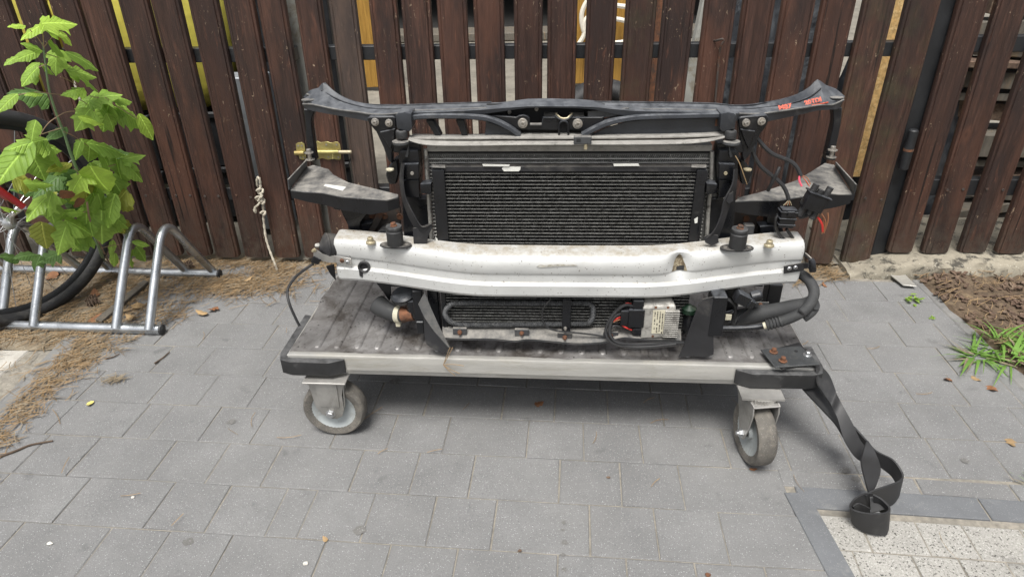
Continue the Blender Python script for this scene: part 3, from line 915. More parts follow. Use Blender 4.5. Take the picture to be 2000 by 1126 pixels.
# front skirt: folded sheet with a rounded top fold
sk = MB()
secs = []
for k in range(31):
    x = lerp(X0, X1, k / 30)
    wv = .0012 * fbm(x * 3, 2.2)
    secs.append([V((x, Y0 + .012, DZ + .0002)), V((x, Y0 + .001, DZ + .0008 + wv * .5)), V((x, Y0 - .0035, DZ - .0008)), V((x, Y0 - .0048, DZ - .004)), V((x, Y0 - .005 + wv, DZ - .041)), V((x, Y0 + .003, DZ - .0415)), V((x, Y0 + .003, DZ - .003))])
sk.loft(secs)
TR.part('skirt', sk, 'alu', smooth=40)
TR.part('skirt', MB().box((X0 - .0025, (Y0 + Y1) / 2 + .002, DZ - .026), (.005, Y1 - Y0, .044)), 'alu', bevel=.001)
TR.part('skirt', MB().box((X1 + .0025, (Y0 + Y1) / 2 + .002, DZ - .026), (.005, Y1 - Y0, .044)), 'alu', bevel=.001)
TR.part('frame_rail', MB().box(((X0 + X1) / 2, Y0 + .030, DZ - .052), (X1 - X0 - .09, .05, .018)), 'alu', bevel=.0015, label='dirty lower frame rail under the front skirt')
TR.part('frame_rail', MB().box(((X0 + X1) / 2, Y1 - .035, DZ - .0505), (X1 - X0 - .09, .05, .027)), 'alu', bevel=.0015)
for sx_ in (X0 + .07, X1 - .07):
    TR.part('frame_rail', MB().box((sx_, (Y0 + Y1) / 2, DZ - .0505), (.05, Y1 - Y0 - .12, .027)), 'alu', bevel=.0015)
TR.part('under_plate', MB().box(((X0 + X1) / 2, (Y0 + Y1) / 2, DZ - .008), (X1 - X0 - .02, Y1 - Y0 - .03, .006)), 'deck')
# rubber corner guards
def guard(cx, cy, sx, sy, la, lb):
    o, t = .026, .006
    P = [(-o + .0, lb), (-o, .012), (-o + .010, -o + .010), (.012, -o), (la - .034, -o), (la, -.010), (la, -t), (0 - t + .012, -t), (-t, -t + .012), (-t, lb - .004)]
    pts = [V((cx + px * sx, cy + py * sy, DZ - .047)) for px, py in P]
    return MB().prism(pts, (0, 0, .041))
for (cx, cy, sx, sy, la, lb) in ((X0, Y0, 1, 1, .145, .20), (X1, Y0, -1, 1, .185, .10), (X0, Y1, 1, -1, .14, .14), (X1, Y1, -1, -1, .14, .14)):
    TR.part('corner_guard', guard(cx, cy, sx, sy, la, lb), 'rubber', bevel=.005, seg=3)

# dry needles caught on the front skirt
NT_ = Thing('needle_tuft', 'forked dry pine needles caught on the front edge of the trolley', 'needles', TR.lv(865, 700, DZ), CY)
for q in (((866, 712), (872, 695), (879, 678)), ((866, 712), (876, 694), (884, 678)), ((866, 712), (885, 711), (906, 714)), ((866, 712), (880, 721), (898, 729)), ((866, 712), (878, 724), (889, 733))):
    NT_.part('needle', MB().tube(spline([TR.at(u, v, Y0 - .010 - .003 * i) for i, (u, v) in enumerate(q)], 3), .0009, 5), 'needle')

# casters -------------------------------------------------------------------
def wheel_parts(cx, cy, ax, parent_thing, cr=.082, wd=.046):
    """ax: unit axle direction"""
    ax = V(ax).normalized()
    c = V((cx, cy, cr))
    h = wd / 2
    c_ = parent_thing.part('caster', MB().tube([c - ax * (h + .012), c + ax * (h + .012)], .006, 10), 'bolt_steel')
    ty = parent_thing.part('tyre', MB().lathe(c, ax, [(cr * .70, -h * .78), (cr * .76, -h * .92), (cr * .92, -h), (cr * .975, -h * .82), (cr, -h * .5), (cr, h * .5), (cr * .975, h * .82), (cr * .92, h), (cr * .76, h * .92), (cr * .70, h * .78)], 40, False), 'wheel_tyre', c_)
    rm = parent_thing.part('rim', MB().lathe(c, ax, [(.0102, -h * .9), (.016, -h * .9), (.017, -h * .5), (cr * .52, -h * .42), (cr * .62, -h * .62), (cr * .71, -h * .80), (cr * .71, h * .80), (cr * .62, h * .62), (cr * .52, h * .42), (.017, h * .5), (.016, h * .9), (.0102, h * .9)], 36, False), 'wheel_rim', c_)
    return c, c_, ax, h
# front left: fixed fork, wheel rolls along the trolley
cw = rotz((-.474, 1.378, 0), math.radians(CY))
c, c_, ax, h = wheel_parts(cw.x + .002, cw.y + .012, (0, 1, 0), TR)
zt = DZ - .064
def fork_plate(y, th, parent, flip=1):
    P = [(-.052, zt), (.048, zt), (.050, zt - .006), (.040, zt - .018), (.034, zt - .045), (.034, zt - .088), (.026, zt - .112), (.010, zt - .122), (-.008, zt - .120), (-.028, zt - .106), (-.040, zt - .085), (-.043, zt - .05), (-.048, zt - .02)]
    pts = [V((c.x + px, y, pz)) for px, pz in P]
    m = MB().prism(pts, (0, th, 0))
    return m
yf = c.y - h - .008
TR.part('fork_plate', fork_plate(yf, .004, None), 'fork_steel', c_, bevel=.0018, seg=2)
TR.part('fork_plate', fork_plate(c.y + h + .004, .004, None), 'fork_steel', c_, bevel=.0015)
# swaged side flanges of the front fork plate
for sx_, x_ in ((-1, -.047), (1, .040)):
    m = MB().prism([V((c.x + x_, yf + .003, zt)), V((c.x + x_ * .84, yf + .003, zt - .085)), V((c.x + x_ * .84, yf + .020, zt - .055)), V((c.x + x_, yf + .032, zt))], (.003 * sx_, 0, 0))
    TR.part('fork_flange', m, 'fork_steel', c_, bevel=.001)
# raised panel step on the plate
TR.part('fork_rib', MB().prism([V((c.x + px, yf, pz)) for px, pz in ((-.030, zt - .004), (.026, zt - .004), (.024, zt - .080), (-.028, zt - .080))], (0, -.0035, 0)), 'fork_steel', c_, bevel=.003, seg=2)
TR.part('fork_top', MB().box((c.x - .002, c.y, zt + .002), (.11, .09, .005)), 'fork_steel', c_, bevel=.001)
TR.part('axle_bolt', MB().lathe((c.x - .004, yf, c.z), (0, -1, 0), [(.0135, 0), (.0135, .001), (.0098, .0012), (.0098, .008), (.008, .0095)], 6), 'zinc', c_, smooth=20)
# front right: swivelled, wheel rolls towards the viewer
cw = rotz((.591, 1.227, 0), math.radians(CY))
a_ = math.radians(9)
axd = (math.cos(a_), math.sin(a_), 0)
c2, c2_, ax2, h2 = wheel_parts(cw.x, cw.y + .035, axd, TR)
rd = V((-ax2.y, ax2.x, 0))                         # rolling direction (to the back)
def fork_side(off, th):
    P = [(-.030, .188), (.060, .188), (.060, .172), (.035, .125), (.012, .072), (-.006, .066), (-.016, .075), (-.030, .120), (-.036, .165)]
    pts = [c2 + ax2 * off + rd * px + V((0, 0, pz - .082)) for px, pz in P]
    return MB().prism(pts, ax2 * th)
TR.part('fork_plate', fork_side(-h2 - .010, .0035), 'fork_steel', c2_, bevel=.0008, label='stained caster fork plate beside the turned wheel')
TR.part('fork_plate', fork_side(h2 + .0065, .0035), 'fork_steel', c2_, bevel=.0008)
pv = c2 + rd * .018
TR.part('fork_top', MB().prism([c2 + ax2 * (-h2 - .010) + rd * -.034 + V((0, 0, .100)), c2 + ax2 * (h2 + .010) + rd * -.034 + V((0, 0, .100)), c2 + ax2 * (h2 + .010) + rd * .062 + V((0, 0, .100)), c2 + ax2 * (-h2 - .010) + rd * .062 + V((0, 0, .100))], (0, 0, .004)), 'fork_steel', c2_, bevel=.001)
gear = MB()
prof = []
for k in range(72):
    a = 2 * PI * k / 72
    r = .046 if k % 2 else .0415
    prof.append(V((pv.x + r * math.cos(a), pv.y + r * math.sin(a), .1865)))
gear.prism(prof, (0, 0, .009))
TR.part('swivel_gear', gear, 'fork_steel', c2_, label='toothed swivel ring above the turned caster')
TR.part('swivel_plate', MB().box((pv.x + .0, pv.y + .006, .1975), (.10, .09, .005)), 'fork_steel', c2_)
sb = c2 - ax2 * (h2 + .010)
TR.part('axle_bolt', MB().lathe(sb + V((0, 0, 0)), -ax2, [(.0125, 0), (.0125, .0015), (.0092, .0018), (.0092, .009), (.005, .0095), (.005, .014)], 6), 'zinc', c2_, smooth=20)
# rear casters, plainly built, below the deck
for sx_ in (X0 + .14, X1 - .14):
    cc, cc_, _, hh = wheel_parts(sx_, Y1 - .12, (0, 1, 0), TR)
    for yy in (cc.y - hh - .008, cc.y + hh + .004):
        P = [(-.045, zt + .002), (.045, zt + .002), (.034, zt - .08), (.012, zt - .120), (-.012, zt - .120), (-.034, zt - .08)]
        TR.part('fork_plate', MB().prism([V((cc.x + px, yy, pz)) for px, pz in P], (0, .004, 0)), 'fork_steel', cc_, bevel=.001)

# ================================================================== RUBBER STRAP WITH CLAMP PLATE
ST = Thing('rubber_strap', 'long twisted black rubber strap trailing from the trolley corner to the ground', 'strap', (.86, 1.10, 0), 0)
W = lambda u, v, d: on_depth(u, v, d, 0)
def strap(L, R, n=6, th=.004, name='strap_band'):
    l = spline([W(*p) for p in L], n)
    r = spline([W(*p) for p in R], n)
    return ST.part(name, MB().ribbon(l, r, th), 'strap_rubber', smooth=50)
strap([(1556, 742, 1.30), (1565, 756, 1.285), (1586, 779, 1.262), (1609, 803, 1.24), (1634, 831, 1.22), (1655, 868, 1.20)],
      [(1588, 738, 1.31), (1594, 752, 1.30), (1612, 775, 1.28), (1633, 800, 1.262), (1652, 822, 1.25), (1678, 862, 1.225)])
strap([(1582, 712, 1.30), (1594, 720, 1.285), (1598, 752, 1.262), (1621, 788, 1.24), (1634, 812, 1.212), (1648, 857, 1.178), (1670, 892, 1.16), (1688, 903, 1.155)],
      [(1592, 706, 1.325), (1603, 715, 1.315), (1619, 733, 1.30), (1631, 762, 1.272), (1643, 786, 1.232), (1666, 829, 1.195), (1682, 862, 1.175), (1704, 882, 1.165)])
strap([(1668, 832, 1.205), (1693, 860, 1.18), (1712, 880, 1.168), (1744, 897, 1.15), (1762, 922, 1.12), (1760, 936, 1.098), (1738, 946, 1.085), (1708, 956, 1.075), (1690, 966, 1.07)],
      [(1672, 858, 1.205), (1697, 888, 1.18), (1716, 908, 1.168), (1743, 930, 1.15), (1756, 958, 1.125), (1751, 974, 1.102), (1738, 986, 1.09), (1712, 988, 1.08), (1694, 996, 1.073)])
strap([(1692, 860, 1.15), (1684, 888, 1.118), (1682, 905, 1.105), (1690, 940, 1.085), (1699, 972, 1.068), (1701, 1001, 1.04)],
      [(1695, 861, 1.15), (1710, 886, 1.125), (1719, 916, 1.112), (1711, 945, 1.09), (1703, 968, 1.07), (1737, 992, 1.035)])
strap([(1704, 962, 1.07), (1688, 963, 1.072), (1670, 973, 1.066), (1661, 985, 1.05), (1664, 993, 1.035), (1680, 999, 1.022), (1700, 1002, 1.012), (1720, 1002, 1.008), (1733, 999, 1.010), (1737, 990, 1.022), (1722, 974, 1.046), (1706, 965, 1.058)],
      [(1706, 990, 1.068), (1690, 993, 1.070), (1673, 1002, 1.064), (1664, 1012, 1.050), (1668, 1024, 1.035), (1685, 1036, 1.020), (1705, 1042, 1.010), (1722, 1043, 1.006), (1731, 1042, 1.009), (1735, 1020, 1.022), (1724, 1002, 1.045), (1708, 992, 1.057)])
strap([(1666, 988, 1.048), (1676, 982, 1.052), (1688, 986, 1.05), (1699, 992, 1.047)], [(1668, 1004, 1.047), (1678, 999, 1.051), (1690, 1002, 1.049), (1700, 1006, 1.046)])
pp = [on_level(u, v, z) for u, v, z in ((1485, 684, .264), (1562, 677, .264), (1601, 713, .266), (1514, 719, .262))]
cpl = ST.part('clamp_plate', MB().prism(pp, (0, 0, .004)), 'plate', bevel=.0008)
for u, v, m in ((1511, 687, 'rust'), (1529, 704, 'rust'), (1577, 693, 'zinc')):
    p = on_level(u, v, .2685)
    ST.part('bolt', MB().lathe(p, (0, 0, 1), [(.0105, 0), (.0105, .0015), (.006, .002), (.006, .0095), (.0045, .011)], 8), m, cpl, smooth=25)
p = on_level(1555, 685, .2683)
ST.part('bolt_hole', MB().lathe(p, (0, 0, 1), [(.0042, -.001), (.0042, .0004)], 10), 'core_dark', cpl)
rbp = [on_level(u, v, .2535) for u, v in ((1498, 688), (1560, 672), (1596, 712), (1538, 722), (1528, 724), (1516, 714), (1509, 706), (1503, 704))]
ST.part('strap_end', MB().prism(rbp, (0, 0, .008)), 'strap_rubber', bevel=.002, label='torn strap end clamped under the plate')
# ================================================================== CAR FRONT END
MY = 3.0
FE = Thing('car_front_end', 'black car front end with radiators and a white bumper beam, standing on the trolley', 'car part', (.053, 1.44, .25), MY)
at = FE.at
def poly(name, px, d, th, mat, parent=None, bevel=.0012, seg=1, label=None, lean=0.0):
    """flat piece outlined in the photo, standing at depth d, real thickness th to the back"""
    pts = [at(u, v, d) for u, v in px]
    return FE.part(name, MB().prism(pts, (0, th, lean)), mat, parent, bevel, seg, label=label)
def pbox(name, u0, v0, u1, v1, d0, d1, mat, parent=None, bevel=.002, seg=1, label=None):
    a, b = at(u0, v0, d0), at(u1, v1, d0)
    return FE.part(name, MB().box(((a.x + b.x) / 2, (d0 + d1) / 2, (a.z + b.z) / 2), (abs(b.x - a.x), d1 - d0, abs(a.z - b.z))), mat, parent, bevel, seg, label=label)
def wire(name, px, r, mat, parent=None, n=5, sides=8, label=None):
    return FE.part(name, MB().tube(spline([at(*p) for p in px], n), r, sides), mat, parent, label=label)
def hexbolt(u, v, d, r, mat='bolt_steel', ax=(0, -1, 0), parent=None, h=1.0, name='bolt'):
    p = at(u, v, d)
    o = FE.part(name, MB().lathe(p, ax, [(r, 0), (r, .0022 * h), (r * .93, .0032 * h), (r * .62, .0036 * h)], 18), mat, parent, smooth=30)
    FE.part('bolt_head', MB().lathe(p, ax, [(r * .60, .003 * h), (r * .60, .0085 * h), (r * .50, .0098 * h), (r * .3, .0098 * h), (r * .26, .007 * h), (.0001, .007 * h)], 6), mat, o if parent is None else parent, smooth=20)
    return o

# ---------------- upper crossmember (beam with two swept arms)
def df(u):
    t = max(0.0, (abs(u - 1110) - 330) / 190.0)
    return 1.455 + .095 * min(t, 1.15) ** 1.3
ST_ = [((592, 190), (596, 192), (590, 203), (596, 212)), ((605.5, 176), (612, 181), (606, 204), (608, 216)), ((622, 171.5), (624, 177), (618, 206), (618, 218)), ((631, 161.5), (632, 176), (632, 209), (632, 221)),
       ((649, 175.5), (654, 190), (650, 213), (655, 225)), ((668, 189), (675, 199), (671, 216), (675, 228.5)), ((695, 199), (700, 206), (697, 219), (700, 233)),
       ((722, 204), (722, 210.5), (720, 223), (722, 237)), ((746, 206.6), (754, 212.5), (750, 224), (750, 237)), ((779, 206), (785, 212), (785, 221), (785, 234)),
       ((858, 203), (858, 210), (858, 219), (858, 231)), ((950, 200.5), (950, 207.5), (950, 214), (950, 222)), ((1030, 199), (1030, 206), (1030, 208), (1030, 211)),
       ((1100, 199), (1100, 206), (1100, 208), (1100, 211)), ((1160, 199.5), (1160, 206), (1160, 209), (1160, 214)), ((1240, 200), (1240, 207.5), (1240, 217), (1240, 229)),
       ((1385, 202.5), (1385, 210), (1385, 219), (1385, 232)), ((1443, 207), (1443, 213), (1443, 222), (1443, 236)), ((1475, 205.5), (1475, 212), (1475, 223), (1475, 238)),
       ((1500, 200), (1500, 208), (1500, 221), (1500, 237)), ((1537, 192), (1532, 203.4), (1540, 215), (1530, 231)), ((1564, 181.6), (1557.5, 197.5), (1574, 210), (1568, 223)),
       ((1585, 166.6), (1585, 186), (1598, 206), (1596, 216)), ((1597, 155), (1604, 170), (1612, 205.5), (1612, 215)), ((1613, 166), (1616, 176), (1626, 205), (1624, 214)),
       ((1632, 173), (1634, 181), (1638, 200), (1636, 213)), ((1650, 188), (1649, 191), (1648, 195), (1643, 206))]
secs = []
for R_, r_, f_, b_ in ST_:
    d = df(f_[0])
    ex = .055 + .02 * min(1, max(0, (abs(f_[0] - 1110) - 330) / 190.0))
    pr, pl, pf, pb = at(*R_, d + ex), at(*r_, d + ex * .80), at(*f_, d), at(*b_, d + .002)
    back = V((pr.x, pr.y + .008, pr.z - .004))
    secs.append([pb, pf, pl, pr, back, V((pb.x, pr.y + .006, pb.z + .006)), V((pb.x, pb.y + .02, pb.z + .004))])
# densify for smooth sweeps
def densify(secs, n=3):
    cols = list(zip(*secs))
    res = [spline(c, n) for c in cols]
    return [list(q) for q in zip(*res)]
beam = FE.part('upper_crossmember', MB().loft(densify(secs, 2)), 'plastic_sheen', bevel=.0, smooth=28)
# raised edge line along the back of the arms
wire('edge_bead', [(634, 162.5, 1.612), (650, 178, 1.60), (670, 191, 1.588), (697, 200.5, 1.565), (724, 205, 1.545), (780, 206.3, 1.512), (860, 203.5, 1.511), (960, 200.6, 1.511)], .0028, 'plastic', beam)
wire('edge_bead', [(1160, 199.6, 1.511), (1260, 200.6, 1.511), (1385, 202.8, 1.511), (1443, 207.2, 1.512), (1500, 200.5, 1.54), (1537, 192.5, 1.572), (1564, 182.5, 1.592), (1586, 168, 1.61), (1597, 157, 1.618)], .0028, 'plastic', beam)
bz = lambda L, m, r: FE.part('edge_bead', MB().tube(spline([at(u, v, df(u) + o_) for u, v, o_ in L], 4), r, 8), m, beam)
bz([(592, 203.5, 0), (608, 204, 0), (632, 209, 0), (650, 212.8, 0), (671, 216, 0), (697, 219, 0), (720, 222.8, 0), (750, 224, 0), (785, 221, 0)], 'plastic_dusty', .0022)
bz([(1443, 222, 0), (1475, 223, 0), (1500, 221, 0), (1540, 215, 0), (1574, 210, 0), (1598, 206, 0), (1612, 205.3, 0), (1626, 204.8, 0), (1638, 200, 0), (1648, 195, 0)], 'plastic_dusty', .0022)
bz([(628, 177, .055), (654, 191, .052), (675, 200, .05), (700, 207, .047), (722, 211.4, .046), (754, 213.4, .045), (785, 213, .044), (858, 211, .044), (950, 208, .044)], 'plastic', .0020)
bz([(1160, 207, .044), (1240, 208.3, .044), (1385, 211, .044), (1443, 214, .045), (1500, 209, .047), (1532, 204.4, .05), (1557, 198.5, .052), (1585, 187, .055), (1603, 172, .056)], 'plastic', .0020)
bz([(800, 216, .02), (858, 215, .02), (950, 211, .02)], 'plastic_dusty', .0016)
bz([(1250, 213, .02), (1385, 215, .02), (1430, 217, .02)], 'plastic_dusty', .0016)
# oval bosses with holes at both arm ends
def oval(u, v, z, ru, rv, mat, h=.003, parent=None, name='boss'):
    c = FE.lv(u, v, z)
    pts = [c + V((ru * math.cos(a), rv * math.sin(a), 0)) for a in [2 * PI * k / 18 for k in range(18)]]
    return FE.part(name, MB().prism(pts, (0, 0, h)), mat, parent, .0008)
zL, zR = at(615, 190, 1.60).z, at(1625, 188, 1.60).z
for (u, v, z) in ((602, 197, zL + .001), (611, 186, zL + .002), (1634, 193, zR), (1622, 180, zR + .001)):
    oval(u, v, z, .016, .010, 'plastic_dusty', .004, beam)
    oval(u, v, z + .0042, .0062, .0035, 'core_dark', .0006, beam, 'boss_hole')
for (u, v, d) in ((656, 206, 1.565), (1571, 203.5, 1.565)):
    p = at(u, v, d)
    oval(u, v, p.z, .010, .007, 'plastic', .0015, beam, 'round_mark')

# orange paint-marker writing on the right arm
def marker(txt, u, v, d, size, ang):
    p = at(u, v, d)
    cu = bpy.data.curves.new('marker_text', 'FONT')
    cu.body = txt
    cu.size = size
    cu.extrude = .0003
    cu.offset = .0009
    cu.resolution_u = 2
    cu.align_x = 'CENTER'
    tmp = bpy.data.objects.new('tmp', cu)
    COL.objects.link(tmp)
    dg = bpy.context.evaluated_depsgraph_get()
    me = bpy.data.meshes.new_from_object(tmp.evaluated_get(dg))
    bpy.data.objects.remove(tmp)
    me.materials.clear()
    o = link('marker_text', me, 'marker_orange', beam, p, (math.radians(48), math.radians(ang), 0))
    return o
marker('M87', 1534, 213.0, df(1534) + .010, .0155, -10)
marker('20TDI', 1589, 201.0, df(1589) + .012, .0140, -14)
wire('marker_underline', [(1585, 206, df(1585) + .005), (1600, 203.5, df(1600) + .005), (1617, 200, df(1617) + .006)], .0017, 'marker_orange', beam, sides=6)

# recess wall, latch panel and shelf in the middle
poly('recess_wall', [(950, 203), (1182, 203), (1180, 246), (1150, 262), (1000, 262), (955, 238)], 1.502, .006, 'core_dark')
lp = poly('latch_panel', [(956, 225), (1008, 229), (1014, 226), (1022, 224.5), (1030, 227), (1035, 232), (1035, 242), (1058, 242), (1060, 229), (1092, 229), (1096, 234), (1108, 234), (1112, 229.5), (1176, 229), (1182, 225), (1176, 238), (1150, 252), (1140, 255), (1112, 253), (1111, 243), (1106, 238), (1097, 238), (1092, 243), (1091, 254), (1012, 253), (990, 241)], 1.462, .012, 'plastic', bevel=.001)
poly('latch_slot_back', [(1091, 238), (1112, 238), (1112, 266), (1091, 266)], 1.474, .004, 'core_dark', lp)
wire('slot_rim', [(1092, 265, 1.455), (1092, 246, 1.455), (1095, 239, 1.455), (1101, 236.5, 1.455), (1107, 239, 1.455), (1110, 246, 1.455), (1110, 265, 1.455)], .0024, 'plastic', lp)
for (u0, u1) in ((1062, 1090), (1112, 1141)):
    a, b = at(u0, 218.5, 1.50), at(u1, 230, 1.462)
    c0, c1 = at(u0, 230, 1.462), at(u1, 218.5, 1.50)
    FE.part('latch_block', MB().prism([a, c1, b, c0], (0, 0, -.010)), 'plastic_dusty', lp, .001)
wire('latch_spring', [(1086, 222, 1.47), (1091, 227, 1.463), (1097, 231, 1.460), (1107, 231, 1.460), (1112, 227, 1.463), (1117, 222, 1.47)], .0022, 'bolt_yellow', lp)
wire('latch_spring', [(1084, 226, 1.466), (1091, 232, 1.458), (1101, 235, 1.456), (1111, 232, 1.458), (1118, 226, 1.466)], .0020, 'plastic', lp)
p0, p1 = at(1035, 243, 1.457), at(1058, 242, 1.457)
FE.part('latch_ledge', MB().box(((p0.x + p1.x) / 2, 1.459, p0.z), (abs(p1.x - p0.x), .012, .0035)), 'plastic_dusty', lp, .0008)
hexbolt(1021, 240.5, 1.461, .0112, 'bolt_steel', parent=lp)
hexbolt(1128, 241.5, 1.461, .0112, 'bolt_steel', parent=lp)
hexbolt(995, 219, 1.50, .0045, 'bolt_steel', parent=lp)
hexbolt(1048, 213, 1.50, .0045, 'bolt_steel', parent=lp)
# dusty plate right of the latch
poly('cover_plate', [(1148, 218), (1228, 211), (1233, 220), (1200, 227), (1178, 230), (1148, 230)], 1.466, .006, 'plastic_dusty', bevel=.0008)
# arches
def band(px, d, wd, th, mat, name='arch_rib'):
    c = spline([at(u, v, d) for u, v in px], 5)
    secs = []
    for i, p in enumerate(c):
        t = (c[min(i + 1, len(c) - 1)] - c[max(i - 1, 0)]).normalized()
        n = V((-t.z, 0, t.x)) * wd / 2
        if n.z < 0:
            n = -n
        yb = V((0, th, 0))
        secs.append([p - n, p - n * .5 + V((0, -.003, 0)), p + n * .7 + V((0, -.002, 0)), p + n + V((0, .003, 0)), p + n + yb, p - n + yb])
    return FE.part(name, MB().loft(secs), mat, smooth=45)
band([(803, 231), (830, 228), (900, 228), (940, 231), (962, 236), (985, 246), (1003, 257), (1014, 266)], 1.447, .0105, .03, 'plastic_sheen')
band([(1138, 266), (1160, 253.5), (1190, 241), (1225, 233), (1262, 229.5), (1330, 227.5), (1400, 226), (1436, 226)], 1.447, .0105, .03, 'plastic_sheen')
poly('arch_panel', [(1152, 265), (1182, 250), (1225, 238), (1265, 234), (1412, 231), (1414, 260), (1300, 264)], 1.462, .004, 'plastic_sheen', bevel=.0006)
pbox('panel_notch', 1398, 233, 1410, 246, 1.460, 1.4615, 'rust', bevel=.0004)
poly('arch_panel', [(949, 237), (966, 243), (988, 252), (1009, 264), (947, 266)], 1.460, .004, 'plastic_sheen', bevel=.0006)
for q in ([(831, 235), (846, 235), (862, 268), (850, 266)], [(890, 234), (906, 234), (914, 269), (903, 268)]):
    poly('window_rib', q, 1.458, .030, 'plastic', bevel=.0015)
# lower lip and dusty air guide
def shelf(front, back, zf, th, mat, name, bevel=.0008):
    """nearly level strip: front edge and back edge given as photo points at their depth"""
    f = spline([at(*p) for p in front], 4)
    b = spline([at(*p) for p in back], 4)
    secs = [[p, q, q - V((0, 0, th)), p - V((0, 0, th))] for p, q in zip(f, b)]
    return FE.part(name, MB().loft(secs), mat, None, bevel)
shelf([(805, 269, 1.438), (900, 269, 1.438), (1010, 268, 1.438), (1110, 268, 1.438), (1300, 266, 1.438), (1414, 262, 1.438)],
      [(806, 261, 1.475), (900, 262, 1.475), (1010, 259, 1.475), (1110, 259, 1.475), (1300, 258, 1.475), (1413, 254, 1.475)], 0, .0045, 'dust_grey', 'lower_lip')
shelf([(797, 272, 1.425), (830, 281, 1.422), (900, 283, 1.420), (1000, 281.5, 1.420), (1110, 281, 1.420), (1300, 280, 1.420), (1375, 276, 1.422), (1416, 267, 1.425)],
      [(800, 263, 1.455), (830, 267, 1.455), (900, 271, 1.452), (1000, 272, 1.450), (1110, 272, 1.450), (1300, 270, 1.450), (1375, 267, 1.452), (1415, 261, 1.455)], 0, .003, 'dust_grey', 'air_guide')
cl = pbox('lip_clip', 1121, 267, 1155, 282, 1.412, 1.426, 'plastic_dusty', bevel=.0015)
pbox('clip_hole', 1126, 271, 1134, 277, 1.4110, 1.4125, 'core_dark', cl, bevel=.0003)
FE.part('clip_screw', MB().lathe(at(1144, 286, 1.417), (0, 0, 1), [(.004, -.006), (.004, .006)], 8), 'bolt_yellow', cl)

# mount blocks with rubber grommets
def mount(s, m):
    X = (lambda u: u) if s < 0 else (lambda u: 2211 - u)
    poly('mount_block', [(X(772), 226), (X(777), 221), (X(790), 219), (X(803), 222), (X(805), 250), (X(800), 258), (X(775), 252)], 1.432, .05, 'plastic_sheen', bevel=.003, seg=2)
    g = FE.part('grommet', MB().lathe(at(X(785), 265, 1.436), (0, 0, 1), [(.0135, -.004), (.0135, .009), (.0115, .012), (.006, .0125), (.004, .008), (.0001, .008)], 16), 'rubber')
    a = at(X(783), 277, 1.43)
    FE.part('mount_plate', MB().lathe(a, (0, 0, 1), [(.019, -.003), (.019, .002), (.016, .003)], 20), 'plastic_dusty')
mount(-1, None)
mount(1, None)
# gussets with bolts
g1 = poly('gusset', [(716, 232), (722, 228), (768, 227), (773, 231), (774, 262), (766, 300), (766, 321), (757, 312), (749, 288), (735, 258), (722, 243)], 1.452, .022, 'plastic', bevel=.002)
poly('gusset_web', [(741, 258), (772, 251), (770, 272), (763, 292)], 1.446, .006, 'plastic', g1, bevel=.0015)
hexbolt(733, 238, 1.451, .0088, 'bolt_steel', parent=g1)
hexbolt(760, 240, 1.451, .0088, 'bolt_steel', parent=g1)
g2 = poly('gusset', [(1442, 232), (1448, 228), (1498, 224), (1503, 232), (1497, 246), (1484, 264), (1467, 300), (1452, 318), (1448, 290), (1444, 262)], 1.452, .022, 'plastic', bevel=.002)
poly('gusset_web', [(1446, 252), (1476, 256), (1462, 292), (1452, 270)], 1.446, .006, 'plastic', g2, bevel=.0015)
hexbolt(1457, 239.5, 1.451, .0088, 'bolt_steel', parent=g2)
hexbolt(1487, 237, 1.451, .0088, 'bolt_steel', parent=g2)

# ---------------- end struts
def strut(Le, Re, d0, d1, name='end_strut'):
    n = len(Le)
    secs = []
    for i in range(n):
        d = lerp(d0, d1, i / (n - 1))
        a, b = at(*Le[i], d), at(*Re[i], d)
        secs.append([a, b, b + V((0, .022, 0)), a + V((0, .022, 0))])
    return FE.part(name, MB().loft(densify(secs, 3)), 'plastic', None, .0015)
s1 = strut([(593, 213), (596, 240), (598, 275), (601, 298), (600, 312)], [(615, 216), (608, 238), (612, 275), (615, 298), (618, 314)], 1.572, 1.562)
s2 = strut([(1626, 212), (1628, 238), (1621, 275), (1615, 295), (1612, 312)], [(1645, 210), (1643, 238), (1636, 275), (1632, 295), (1632, 314)], 1.572, 1.562)
for (st, u, v) in ((s1, 604.5, 304), (s2, 1625, 299)):
    p = at(u, v, 1.548)
    FE.part('washer', MB().lathe(p, (0, 0, 1), [(.0115, -.010), (.0115, -.0085), (.0045, -.008), (.0045, .006), (.011, .0065), (.011, .0085), (.0058, .009), (.0058, .016), (.004, .017)], 12), 'bolt_steel', st, smooth=25)

# ---------------- lower side wings
def wing(front, back, bottom, fin, tag, leg):
    zw = at(*front[2], 1.488).z
    f = [FE.lv(u, v, zw) for u, v in front]
    b = [FE.lv(u, v, zw + .004) for u, v in back]
    top = f + b[::-1]
    mbt = MB().prism(top, (0, 0, -.004))
    w_ = FE.part('side_wing', mbt, 'plastic_dusty', None, .001)
    # front wall under the top sheet
    wall = []
    for p, (u, v) in zip(f, bottom):
        q = at(u, v, p.y + .004)
        wall.append((p, q))
    secs = [[p + V((0, .0005, -.001)), V((p.x, p.y + .0005, q.z)), V((p.x, p.y + .006, q.z)), p + V((0, .006, -.001))] for p, q in wall]
    FE.part('wing_wall', MB().loft(secs), 'plastic', w_)
    return w_, zw
wL, zw = wing([(567, 371), (592, 374), (629, 376), (668, 384), (720, 388), (756, 390), (778, 385)],
              [(599, 326), (612, 322), (642, 330), (652, 341), (681, 356), (732, 368), (778, 379)],
              [(567, 385), (590, 392), (626, 399), (665, 410), (720, 418), (756, 412), (778, 404)], None, None, None)
a, b = FE.lv(564, 353, zw + .018), FE.lv(598, 314, zw + .03)
